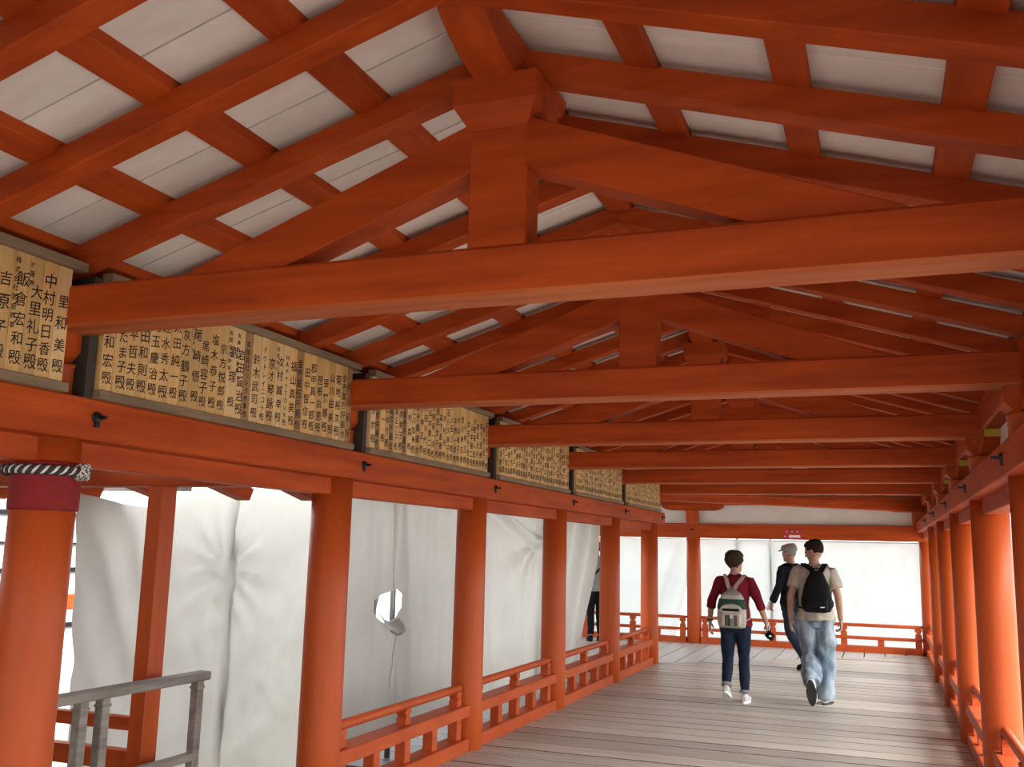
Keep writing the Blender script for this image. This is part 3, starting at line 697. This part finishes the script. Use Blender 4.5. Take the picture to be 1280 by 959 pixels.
def head_parts(root, body_bm, hc, turn, nod, hs, hair, hair_style):
    """head at centre hc; turn about z (positive = to the person's left), nod forward positive"""
    Rm = Matrix.Rotation(turn, 3, 'Z') @ Matrix.Rotation(-nod, 3, 'X')
    hc = Vector(hc)
    def T_(p): return hc+Rm @ (Vector(p)*hs)
    def V_(p): return Rm @ (Vector(p)*hs)
    prof = [(-.118, .026, .022, .062), (-.108, .040, .040, .050), (-.085, .054, .066, .026), (-.055, .064, .084, .010), (-.02, .071, .094, .002), (.02, .075, .099, -.002), (.055, .073, .096, -.006), (.085, .062, .082, -.008), (.105, .043, .058, -.008), (.116, .018, .026, -.008)]
    loft(body_bm, [(T_((0, yo, z)), V_((rx, 0, 0)), V_((0, ry, 0))) for z, rx, ry, yo in prof], 20)
    limb(body_bm, [T_((0, .088, .012)), T_((0, .104, -.015)), T_((0, .108, -.030))], [.008*hs, .011*hs, .013*hs], 8, V_((1, 0, 0)))      # nose
    for s in (-1, 1):
        loft(body_bm, [(T_((s*.070, -.006, -.012)), V_((0, .014, 0)), V_((0, 0, .024))), (T_((s*.078, -.010, -.008)), V_((0, .019, 0)), V_((0, 0, .032))), (T_((s*.086, -.014, -.006)), V_((0, .015, 0)), V_((0, 0, .027)))], 12)
    for s in (-1, 1):
        b = bmesh.new(); bmesh.ops.create_uvsphere(b, u_segments=10, v_segments=8, radius=.011*hs)
        link('eye', bm_mesh(b, 'eye', True), M['eye'], root, T_((s*.030, .086, .006)))
    mb = bmesh.new(); limb(mb, [T_((-.02, .088, -.062)), T_((0, .094, -.061)), T_((.02, .088, -.062))], [.004*hs, .0065*hs, .004*hs], 8, V_((0, 0, 1)))
    link('mouth', bm_mesh(mb, 'mouth', True), M['lip'], root)
    if hair:
        hb_ = bmesh.new(); n = 32; st = hair_style; grid = []
        zs = [-.105, -.095, -.085, -.075, -.065, -.055, -.045, -.035, -.025, -.012, 0, .012, .024, .036, .048, .06, .072, .084, .095, .105, .114]
        def hp(z):
            for (z0, a0, b0, c0), (z1, a1, b1, c1) in zip(prof, prof[1:]):
                if z0 <= z <= z1:
                    t = (z-z0)/(z1-z0); return a0+(a1-a0)*t, b0+(b1-b0)*t, c0+(c1-c0)*t
            return prof[-1][1:]
        for z in zs:
            rx, ry, yo = hp(z); vol = st.get('vol', .012)*max(.35, min(1, (z+.09)/.09)); row = []
            for i in range(n):
                th = 2*PI*i/n; f = 1+st.get('rough', .25)*noise.noise(Vector((math.cos(th)*4, math.sin(th)*4, z*30)))
                e = (.004+vol*f*(1.25 if math.sin(th) < 0 else .9))*min(1, (rx/.066)**1.2)
                row.append((math.cos(th)*(rx+e), yo+math.sin(th)*(ry+e), z+vol*max(0, min(1, (z-.05)/.055))))
            grid.append(row)
        m_ = len(zs)-1; vs = [[None]*n for _ in zs]
        def ok(p):
            x, y_, z = p
            if y_ > .035: return z > .058+.3*(y_-.035)*(z < .09)
            if y_ > -.022: return z > st.get('side', .005)
            return z > st.get('nape', -.07)+.25*abs(x)
        for j in range(m_):
            for i in range(n):
                q = [grid[j][i], grid[j][(i+1) % n], grid[j+1][(i+1) % n], grid[j+1][i]]
                c = [sum(p[a] for p in q)/4 for a in range(3)]
                if ok(c):
                    f = []
                    for (jj, ii) in ((j, i), (j, (i+1) % n), (j+1, (i+1) % n), (j+1, i)):
                        if vs[jj][ii] is None: vs[jj][ii] = hb_.verts.new(T_(grid[jj][ii]))
                        f.append(vs[jj][ii])
                    hb_.faces.new(f)
        hb_.faces.new(vs[m_])
        bmesh.ops.remove_doubles(hb_, verts=hb_.verts, dist=.0004)
        bmesh.ops.solidify(hb_, geom=list(hb_.faces), thickness=.008*hs)
        link('hair', bm_mesh(hb_, 'hair', True), M[hair], root)
    return T_, V_
def shoe(root, ankle, toe_dir, upn, mat, solemat, s=1.0, name='shoe'):
    """ankle point above the heel; toe_dir along the foot; upn shoe up vector"""
    f = Vector(toe_dir).normalized(); u = Vector(upn); u = (u-f*u.dot(f)).normalized(); sd_ = f.cross(u); a = Vector(ankle)
    o0 = a-u*.085*s
    b = bmesh.new()
    prof = [(-.065, .026, .030, .034), (-.05, .036, .042, .046), (-.01, .040, .050, .052), (.05, .043, .040, .042), (.10, .048, .032, .034), (.15, .046, .026, .028), (.185, .034, .020, .022), (.200, .016, .012, .016)]
    loft(b, [(o0+f*x*s+u*(zc+.012)*s, sd_*w*s, u*h*s) for x, w, h, zc in prof], 16)
    loft(b, [(o0+u*.05*s, sd_*.036*s, f*.045*s), (o0+u*.095*s, sd_*.037*s, f*.046*s), (o0+u*.105*s, sd_*.034*s, f*.043*s)], 14)
    sh = link(name, remesh(b, .007, name, 3), M[mat], root)
    b = bmesh.new(); out = []
    for t in range(28):
        an = 2*PI*t/28; x = .068+.138*math.cos(an); w = (.044 if x > .03 else .037)*math.sin(an)*(1.1-.1*math.cos(an)); out.append((x, w))
    A = [b.verts.new(o0+f*x*s+sd_*w*s) for x, w in out]; B = [b.verts.new(o0+f*x*s+sd_*w*s+u*.024*s) for x, w in out]
    b.faces.new(A); b.faces.new(B[::-1])
    for i in range(28): b.faces.new((A[i], A[(i+1) % 28], B[(i+1) % 28], B[i]))
    link('sole', bm_mesh(b, 'sole'), M[solemat], sh)
    return sh
def person(label, loc, rz, s, spec):
    """spec in metres for a 1.72 m figure facing +Y; s scales"""
    root = thing('person', label, 'person', loc, rz, 'people walking in the corridor'); root.scale = (s, s, s)
    bw = spec.get('build', 1.0)
    b = bmesh.new()
    lean = spec.get('lean', 0)
    def tl(z): return lean*(z-.9)
    torso = [(.84, .150, .105), (.92, .166*spec.get('hip', 1), .115), (1.0, .150, .105), (1.08, .138, .098), (1.2, .150, .105), (1.31, .165, .112), (1.385, .165, .100), (1.425, .120, .076), (1.46, .062, .060), (1.50, .052, .056), (1.55, .052, .056)]
    loft(b, [((0, tl(z), z), (rx*bw*(.88 if z < 1.44 else 1), 0, 0), (0, ry*bw*(.86 if z < 1.44 else 1), 0)) for z, rx, ry in torso], 22)
    hc = Vector((0, tl(1.6)+.018, 1.605))
    T_, V_ = head_parts(root, b, hc, spec.get('turn', 0), spec.get('nod', 0), 1.0, spec.get('hair'), spec.get('hair_style', {}))
    arms = []
    for side in (-1, 1):
        A = spec['armL' if side < 0 else 'armR']   # (elbow, wrist, hand dir, palm normal, thumb side)
        sh = Vector((side*.172*bw, tl(1.40), 1.395)); el, wr_ = Vector(A[0]), Vector(A[1])
        limb(b, [sh+Vector((0, 0, -.012)), sh.lerp(el, .5), el], [.043, .043, .039], 14, (0, 1, 0)); limb(b, [el, el.lerp(wr_, .35), wr_], [.039, .037, .026], 14, (0, 1, 0))
        hand_bm(b, wr_, A[2], A[3], A[4], 1.0, A[5] if len(A) > 5 else .45); arms.append((sh, el, wr_))
    legs = []
    for side in (-1, 1):
        hip = Vector((side*.088, 0, .90)); kn, an = [Vector(q) for q in spec['legL' if side < 0 else 'legR'][:2]]
        limb(b, [hip+Vector((0, 0, -.03)), hip.lerp(kn, .5), kn], [.066, .060, .046], 16); limb(b, [kn, kn.lerp(an, .35), an], [.046, .046, .032], 16); legs.append((hip, kn, an))
    link('body', remesh(b, .0055, 'body', 3, .4), M['skin'], root)
    # top
    b = bmesh.new(); e = spec.get('ease', .018); hem = spec.get('hem', .86)
    pts = [(z, rx+e, ry+e) for z, rx, ry in torso if hem+.02 < z < 1.43]
    fl_ = spec.get('flare', 0)
    pts = [(hem, pts[0][1]+fl_, pts[0][2]+fl_), (hem+.015, pts[0][1]+.002+fl_, pts[0][2]+.002+fl_)]+[(z, max(rx, .152+e*spec.get('boxy', 0)), max(ry, .108)) for z, rx, ry in pts]+[(1.432, .118+e*.5, .078+e*.4), (1.452, .075+e*.3, .068), (1.468, .066, .064)]
    loft(b, [((0, tl(z)*(1 if z > .95 else .6), z), (rx*bw, 0, 0), (0, ry*bw, 0)) for z, rx, ry in pts], 26)
    sl = spec.get('sleeve', 1.9)                  # 1 = elbow, 2 = wrist
    sr = spec.get('sleeve_r', .014)
    for sh, el, wr_ in arms:
        if sl <= 1.02:
            q = sh.lerp(el, sl); si = Vector((-math.copysign(.055, sh.x), 0, .012)); limb_open(b, [sh+si, sh+Vector((0, 0, -.004)), sh.lerp(q, .5), q], [.038, .056+sr*.3, .053+sr*.8, .050+sr*1.2])
        else:
            q = el.lerp(wr_, sl-1); si = Vector((-math.copysign(.055, sh.x), 0, .012)); limb_open(b, [sh+si, sh+Vector((0, 0, -.006)), sh.lerp(el, .5), el, el.lerp(q, .5), q], [.036, .055+sr*.3, .048+sr*.8, .042+sr*.9, .039+sr, .035+sr])
    link(spec.get('top_name', 'shirt'), wrinkle(remesh(b, .008, 'shirt', 3), .012, 9, 3), M[spec['top']], root)
    # trousers
    b = bmesh.new(); lr = spec.get('leg_r', (.094, .082, .066, .062, .056)); te = spec.get('trouser_top', .97)
    loft(b, [((0, 0, .80), (.10, 0, 0), (0, .085, 0)), ((0, 0, .86), (.166*bw, 0, 0), (0, .118*bw, 0)), ((0, 0, .92), (.172*bw*spec.get('hip', 1), 0, 0), (0, .124*bw, 0)), ((0, tl(te), te), (.160*bw, 0, 0), (0, .112*bw, 0))], 24)
    for (hip, kn, an), cuff in zip(legs, spec.get('cuff', (.03, .03))):
        en = an+(kn-an).normalized()*cuff
        limb_open(b, [hip+Vector((0, 0, .0)), hip.lerp(kn, .5), kn, kn.lerp(en, .5), en], lr)
    tr = link('trousers', wrinkle(remesh(b, .008, 'trousers', 3), spec.get('wr', .010), spec.get('wrs', 10), 9), M[spec['legs']], root)
    if spec.get('rolled'):
        for hip, kn, an in legs:
            d_ = (kn-an).normalized(); bb2 = bmesh.new(); limb_open(bb2, [an+d_*.025, an+d_*.06], [lr[-1]+.007, lr[-1]+.008]); link('rolled_cuff', bm_mesh(bb2, 'rolled_cuff', True), M['grey'], tr)
    for i, side in enumerate('LR'):
        sp_ = spec['leg'+side]
        shoe(root, sp_[1], sp_[2], sp_[3], spec['shoe'], spec['sole'], spec.get('shoe_s', 1.0))
    return root, T_, V_
def limb_open(bm, pts, rads, n=18):
    P = [Vector(p) for p in pts]; out = []
    for i, (p, r) in enumerate(zip(P, rads)):
        t = (P[min(i+1, len(P)-1)]-P[max(i-1, 0)]).normalized(); s = Vector((1, 0, 0)); s = s-t*s.dot(t)
        if s.length < .2: s = Vector((0, 1, 0))-t*t.y
        s.normalize(); w = t.cross(s); out.append((p, s*r, w*r))
    loft(bm, out, n)
def ribbon(root, pts, w, th, side, mat, name):
    """a flat strap through the points"""
    P = [Vector(p) for p in pts]; b = bmesh.new(); R = []
    for i, p in enumerate(P):
        t = (P[min(i+1, len(P)-1)]-P[max(i-1, 0)]).normalized(); s = Vector(side); s = (s-t*s.dot(t)).normalized(); n_ = t.cross(s)
        R.append([b.verts.new(p+s*a*w+n_*c*th) for a, c in ((-1, -1), (1, -1), (1, 1), (-1, 1))])
    for A, B in zip(R, R[1:]):
        for k in range(4): b.faces.new((A[k], A[(k+1) % 4], B[(k+1) % 4], B[k]))
    b.faces.new(R[0][::-1]); b.faces.new(R[-1]); return link(name, bm_mesh(b, name), mat, root)

# --- woman in red
WOM = (-1.500, 10.86, -.005); sw = 1.585/1.72
woman, TW, VW = person('person in a red top and dark jeans with short brown hair, walking away', WOM, .02, sw, dict(
    build=.98, hip=1.06, turn=-.62, nod=.02, hair='hairb', hair_style=dict(vol=.024, rough=.35, nape=-.088, side=-.03), lean=.03,
    armL=((-.272, -.03, 1.135), (-.300, .05, .905), (-.05, .12, -1), (1, .1, 0), (.1, 1, .1), .4),
    armR=((.280, -.02, 1.135), (.345, .06, .915), (.06, .12, -1), (-1, .2, 0), (-.1, 1, .1), .75),
    legL=((-.092, .03, .49), (-.100, -.11, .175), (.05, .86, -.48), (0, .45, .9)), legR=((.085, .07, .48), (.092, .02, .088), (.12, 1, 0), (0, 0, 1)),
    top='red', sleeve=1.30, sleeve_r=.014, hem=.87, ease=.016, flare=.008, legs='jean', leg_r=(.098, .084, .064, .060, .053), rolled=True, cuff=(.05, .05),
    shoe='shoe', sole='white'))
link('watch', bm_mesh(tube_bm([Vector((-.298, .046, .925))+Vector((.032*math.cos(a), .032*math.sin(a), .004*math.sin(a))) for a in [2*PI*i/16 for i in range(17)]], .008, 6), 'watch', True), M['black'], woman)
gl = bmesh.new()
def backpack_body(rows, n=26, pw=3.2):
    b = bmesh.new(); R = []
    for z, hw, d0, d1 in rows:           # half width, inner and outer depth (towards -Y)
        r = []
        for i in range(n):
            t = 2*PI*i/n; c, s = math.cos(t), math.sin(t)
            x = math.copysign(abs(c)**(2/pw), c)*hw; yv = math.copysign(abs(s)**(2/pw), s)
            r.append(b.verts.new((x, -(d0+d1)/2+yv*(d1-d0)/2, z)))
        R.append(r)
    for A, B in zip(R, R[1:]):
        for i in range(n): b.faces.new((A[i], A[(i+1) % n], B[(i+1) % n], B[i]))
    b.faces.new(R[0][::-1]); b.faces.new(R[-1]); return b
# canvas backpack
bp = thing('backpack', 'striped beige and green canvas backpack worn over the red top', 'backpack', WOM, .02); bp.scale = (sw, sw, sw)
X0 = -.015
pk = backpack_body([(0.8538, 0.116, 0.14, 0.2), (0.8655, 0.14848, 0.13, 0.235), (0.9182, 0.1624, 0.12, 0.265), (1.0118, 0.16588, 0.115, 0.27), (1.1053, 0.16008, 0.115, 0.262), (1.1872, 0.1392, 0.115, 0.245), (1.2457, 0.10208, 0.115, 0.215), (1.275, 0.0522, 0.12, 0.18)])
link('main_bag', bm_mesh(pk, 'main_bag', True), M['canvas'], bp, (X0, 0, 0))
band_ = backpack_body([(1.0703, 0.1653, 0.12, 0.268), (1.1112, 0.1624, 0.12, 0.266), (1.1522, 0.15196, 0.12, 0.258), (1.1814, 0.14384, 0.12, 0.251)])
link('green_stripe', bm_mesh(band_, 'green_stripe', True), M['green'], bp, (X0, 0, 0))
pock = backpack_body([(0.8714, 0.0986, 0.2, 0.275), (0.8831, 0.11368, 0.2, 0.295), (0.9533, 0.11832, 0.2, 0.305), (1.0234, 0.11368, 0.2, 0.3), (1.0469, 0.1044, 0.2, 0.29)], 26, 4)
pk_o = link('front_pocket', bm_mesh(pock, 'front_pocket', True), M['canvas'], bp, (X0, 0, 0))
for i, (xx, mt) in enumerate(((-.072, 'canvas'), (-.045, 'brown'), (-.018, 'green'), (.012, 'grey'), (.045, 'brown'), (.074, 'canvas'))):
    box('pocket_stripe', xx*1.16-.0145, xx*1.16+.0145, -.311, -.290, .885, 1.006, M[mt], pk_o, .003)
fb = bmesh.new(); outl = [(math.cos(a)*.12, 1.07+math.sin(a)*.06) for a in [PI*i/14 for i in range(15)]]+[(-.12, 1.04), (-.07, 1.026), (0, 1.02), (.07, 1.026), (.12, 1.04)]
link('pocket_flap', prism_me(outl, 'y', -.312, -.255, .006, 'pocket_flap'), M['canvas'], bp, (X0, 0, 0))
link('pocket_opening', prism_me([(-.095, 1.05), (.095, 1.05), (.095, 1.08), (-.095, 1.08)], 'y', -.3145, -.30, .003, 'pocket_opening'), M['black'], bp, (X0, 0, 0))
link('patch', prism_me([(-.012, .97), (.022, .97), (.022, 1.01), (-.012, 1.01)], 'y', -.316, -.305, .002, 'patch'), M['shoe'], bp, (X0, 0, 0))
link('top_flap', bm_mesh(backpack_body([(1.2282, 0.1102, 0.115, 0.235), (1.2574, 0.0812, 0.115, 0.215), (1.2867, 0.0464, 0.118, 0.18), (1.2984, 0.0232, 0.12, 0.16)]), 'top_flap', True), M['grey'], bp, (X0, 0, 0))
for s_ in (-1, 1):
    ribbon(bp, [(X0+s_*.018, -.150, 1.270), (X0+s_*.05, -.128, 1.34), (s_*.085, -.098, 1.405), (s_*.105, -.055, 1.442), (s_*.112, .0, 1.455), (s_*.115, .06, 1.43), (s_*.12, .115, 1.36), (s_*.125, .134, 1.24), (s_*.132, .118, 1.12)], .021, .004, (1, 0, 0), M['pink'], 'shoulder_strap')
    link('webbing', bm_mesh(tube_bm([(s_*.132, .116, 1.13), (s_*.152, .085, 1.06), (s_*.170, .02, 1.0), (s_*.172, -.05, .965), (s_*.160, -.11, .95), (X0+s_*.145, -.16, .94)], .007, 8), 'webbing', True), M['pink'], bp)
link('carry_loop', bm_mesh(tube_bm([(X0-.03, -.13, 1.285), (X0-.02, -.14, 1.315), (X0+.02, -.14, 1.315), (X0+.03, -.13, 1.285)], .008, 8), 'carry_loop', True), M['grey'], bp)
# camera in her hand
cm = thing('camera', 'small black camera hanging in the hand of the person in red', 'camera', WOM, .02); cm.scale = (sw, sw, sw)
cb = box_bm(-.035, .035, -.055, .055, -.04, .04, .010); bmesh.ops.rotate(cb, verts=cb.verts, cent=(0, 0, 0), matrix=Matrix.Rotation(.55, 3, 'Y') @ Matrix.Rotation(.5, 3, 'Z'))
bmesh.ops.translate(cb, verts=cb.verts, vec=(.362, .045, .80)); link('camera_body', bm_mesh(cb, 'camera_body'), M['black'], cm)
lb = lathe_bm([(.030, 0), (.032, .03), (.029, .05)], 20); bmesh.ops.rotate(lb, verts=lb.verts, cent=(0, 0, 0), matrix=Matrix.Rotation(PI/2+.3, 3, 'X') @ Matrix.Rotation(.25, 3, 'Y'))
bmesh.ops.translate(lb, verts=lb.verts, vec=(.372, .02, .79)); link('lens', smooth_sides(bm_mesh(lb, 'lens')), M['black'], cm)
gb = box_bm(-.006, .022, -.006, .006, -.008, .008); bmesh.ops.translate(gb, verts=gb.verts, vec=(.366, -.036, .80)); link('maker_mark', bm_mesh(gb, 'maker_mark'), M['white'], cm)
link('wrist_strap', bm_mesh(tube_bm([(.355, .05, .84), (.35, .02, .88), (.352, .06, .91), (.37, .09, .88), (.365, .07, .84)], .005, 6), 'wrist_strap', True), M['black'], cm)

for c_ in cm.children: c_.location = (.022, 0, -.026)      # hangs just under the fingers

# --- man with black backpack
MAN = (-.690, 11.17, -.003); sm_ = 1.73/1.72
man, TM, VM = person('tall person in a sand tee shirt and baggy washed jeans, walking away', MAN, -.03, sm_, dict(
    build=.99, turn=1.2, nod=.30, hair='hairk', hair_style=dict(vol=.009, rough=.2, nape=-.05, side=.012), lean=.03,
    armL=((-.245, -.06, 1.125), (-.265, .05, .875), (-.02, .18, -1), (1, .1, 0), (.1, 1, .1), .40),
    armR=((.240, -.03, 1.125), (.250, .10, .880), (.0, .2, -1), (-1, .1, 0), (-.1, 1, .1), .85),
    legL=((-.070, .10, .50), (-.045, -.16, .240), (.02, .42, -.92), (0, .9, .40)), legR=((.085, .08, .48), (.075, .06, .088), (.18, 1, 0), (0, 0, 1)),
    top='sand', sleeve=.68, sleeve_r=.024, hem=.875, ease=.030, flare=.012, boxy=.6, legs='denim', leg_r=(.108, .104, .098, .100, .094), wr=.030, wrs=7, cuff=(-.01, -.03), trouser_top=.96,
    shoe='shoe', sole='sole', shoe_s=1.08))
bk = thing('backpack', 'black backpack with a small pale label, worn over the sand tee', 'backpack', MAN, -.03); bk.scale = (sm_, sm_, sm_)
X0 = .035
pk = backpack_body([(.965, .100, .14, .20), (.975, .138, .13, .24), (1.02, .155, .12, .275), (1.09, .158, .115, .285), (1.17, .145, .115, .270), (1.25, .122, .115, .245), (1.32, .095, .115, .215), (1.37, .072, .115, .190), (1.395, .045, .12, .165)], 26, 2.6)
link('main_bag', wrinkle(bm_mesh(pk, 'main_bag', True), .01, 12, 5), M['black'], bk, (X0, 0, 0))
pock = backpack_body([(.985, .10, .20, .29), (.995, .116, .20, .312), (1.04, .120, .20, .322), (1.085, .118, .20, .315), (1.10, .108, .20, .300)], 26, 4)
po_ = link('front_pocket', bm_mesh(pock, 'front_pocket', True), M['black'], bk, (X0, 0, 0))
link('label_patch', prism_me([(.045, 1.018), (.088, 1.022), (.088, 1.031), (.045, 1.027)], 'y', -.326, -.31, 0, 'label_patch'), M['white'], po_)
link('zip_line', bm_mesh(tube_bm([(X0-.118+.236*i/12, -.314+.012*abs(i-6)/6, 1.105+.002*math.sin(i)) for i in range(13)], .004, 6), 'zip_line', True), M['navy'], bk)
for s_ in (-1, 1):
    ribbon(bk, [(X0+s_*.035, -.150, 1.375), (X0+s_*.06, -.125, 1.415), (s_*.098+.01, -.07, 1.452), (s_*.112, -.01, 1.464), (s_*.118, .06, 1.44), (s_*.122, .13, 1.36), (s_*.13, .148, 1.24), (s_*.136, .132, 1.14)], .027, .008, (1, 0, 0), M['black'], 'shoulder_strap')
    link('webbing', bm_mesh(tube_bm([(s_*.136, .13, 1.15), (s_*.158, .10, 1.10), (s_*.182, .03, 1.06), (s_*.186, -.04, 1.03), (s_*.176, -.11, 1.01), (X0+s_*.135, -.17, 1.0)], .008, 8), 'webbing', True), M['black'], bk)
link('carry_loop', bm_mesh(tube_bm([(X0-.03, -.14, 1.39), (X0-.02, -.15, 1.42), (X0+.02, -.15, 1.42), (X0+.03, -.14, 1.39)], .008, 8), 'carry_loop', True), M['black'], bk)

# --- person in cap, walking to the side
CAP = (-1.20, 14.40, -.005); sc_ = 1.70/1.72
capman, TC, VC = person('person in a flat cap and dark jacket, half hidden behind the tall one', CAP, .95, sc_, dict(
    build=1.05, turn=.12, nod=.05, hair='grey', hair_style=dict(vol=.004, nape=-.045), lean=.02,
    armL=((-.235, .03, 1.13), (-.235, .16, .915), (.0, .35, -1), (1, .1, 0), (.1, 1, .1), .8),
    armR=((.235, -.10, 1.13), (.245, -.05, .88), (.0, .2, -1), (-1, .1, 0), (-.1, 1, .1), .5),
    legL=((-.075, -.03, .48), (-.075, -.30, .141), (.0, 1, -.30), (0, .3, 1)), legR=((.08, .02, .48), (.08, -.20, .10), (0, 1, -.06), (0, .1, 1)),
    top='navy', top_name='jacket', sleeve=1.95, sleeve_r=.016, hem=.80, ease=.024, legs='jean2', leg_r=(.098, .086, .072, .068, .064), shoe='black', sole='black'))
cbm = bmesh.new()
loft(cbm, [(TC((0, -.010, .035)), VC((.090, 0, 0)), VC((0, .118, 0))), (TC((0, -.006, .065)), VC((.093, 0, 0)), VC((0, .124, .006))), (TC((0, 0, .100)), VC((.086, 0, 0)), VC((0, .118, -.008))), (TC((0, .0, .128)), VC((.062, 0, 0)), VC((0, .09, -.012))), (TC((0, 0, .138)), VC((.02, 0, 0)), VC((0, .03, -.004)))], 24)
cp = link('flat_cap', bm_mesh(cbm, 'flat_cap', True), M['cap'], capman)
vb = bmesh.new(); loft(vb, [(TC((0, .095, .050)), VC((.070, 0, 0)), VC((0, 0, .008))), (TC((0, .135, .042)), VC((.062, 0, 0)), VC((0, 0, .006))), (TC((0, .160, .034)), VC((.035, 0, 0)), VC((0, 0, .004)))], 16)
link('brim', bm_mesh(vb, 'brim', True), M['cap'], cp)
bk2 = thing('backpack', 'dark slim backpack on the jacket of the person in the cap', 'backpack', CAP, .95); bk2.scale = (sc_,)*3
link('main_bag', bm_mesh(backpack_body([(.98, .11, .14, .22), (1.0, .135, .13, .25), (1.15, .14, .125, .25), (1.3, .12, .125, .23), (1.38, .07, .125, .19)]), 'main_bag', True), M['black'], bk2)
for s_ in (-1, 1):
    ribbon(bk2, [(s_*.05, -.15, 1.36), (s_*.09, -.08, 1.44), (s_*.112, 0, 1.462), (s_*.118, .07, 1.43), (s_*.125, .14, 1.33), (s_*.135, .142, 1.18)], .022, .006, (1, 0, 0), M['black'], 'shoulder_strap')
    link('webbing', bm_mesh(tube_bm([(s_*.135, .141, 1.19), (s_*.165, .10, 1.12), (s_*.188, .03, 1.07), (s_*.190, -.04, 1.04), (s_*.175, -.11, 1.02), (s_*.125, -.17, 1.01)], .008, 8), 'webbing', True), M['black'], bk2)
link('phone', bm_mesh(box_bm(-.012, .012, -.02, .02, -.06, .06, .004), 'phone'), M['white'], None, (0, 0, 0))
ph = bpy.data.objects['phone']; ph.matrix_world = Matrix.Translation(CAP) @ Matrix.Rotation(.95, 4, 'Z') @ Matrix.Translation((-.235, .215, .845)) @ Matrix.Rotation(.4, 4, 'X')
tag(ph, 'small white phone in the hand of the person in the cap', 'phone')

# --- person glimpsed past the slanting sheet
GL = (-4.72, 16.75, -.005)
gm, TG, VG = person('person in grey top and black trousers glimpsed past the slanting sheet', GL, .5, 1.0, dict(
    build=1.0, turn=0, nod=.1, hair='hairk', hair_style=dict(),
    armL=((-.25, .05, 1.13), (-.26, .22, .97), (0, .5, -1), (1, .1, 0), (.1, 1, .1), .5), armR=((.25, .03, 1.13), (.20, .20, .97), (-.3, .5, -.4), (-1, .1, 0), (0, .5, 1), .6),
    legL=((-.08, .03, .48), (-.09, -.02, .088), (0, 1, 0), (0, 0, 1)), legR=((.08, .05, .48), (.09, .03, .088), (.1, 1, 0), (0, 0, 1)),
    top='grey', sleeve=1.9, hem=.86, ease=.02, legs='black', shoe='black', sole='black'))
bg = thing('shoulder_bag', 'small black shoulder bag on the person glimpsed past the sheet', 'bag', GL, .5)
link('bag_body', bm_mesh(box_bm(-.305, -.212, -.10, .08, .78, .97, .02), 'bag_body'), M['black'], bg)
link('bag_flap', bm_mesh(box_bm(-.312, -.302, -.085, .065, .87, .958, .004), 'bag_flap'), M['black'], bg)
ribbon(bg, [(.125, -.05, 1.455), (.12, .03, 1.46), (.095, .125, 1.38), (.04, .148, 1.28), (-.08, .142, 1.12), (-.15, .11, 1.04), (-.19, .07, 1.0), (-.225, .02, .955), (-.225, -.05, .955), (-.15, -.13, 1.05), (.04, -.15, 1.25), (.10, -.125, 1.38), (.125, -.06, 1.455)], .014, .004, (0, 0, 1), M['black'], 'bag_strap')
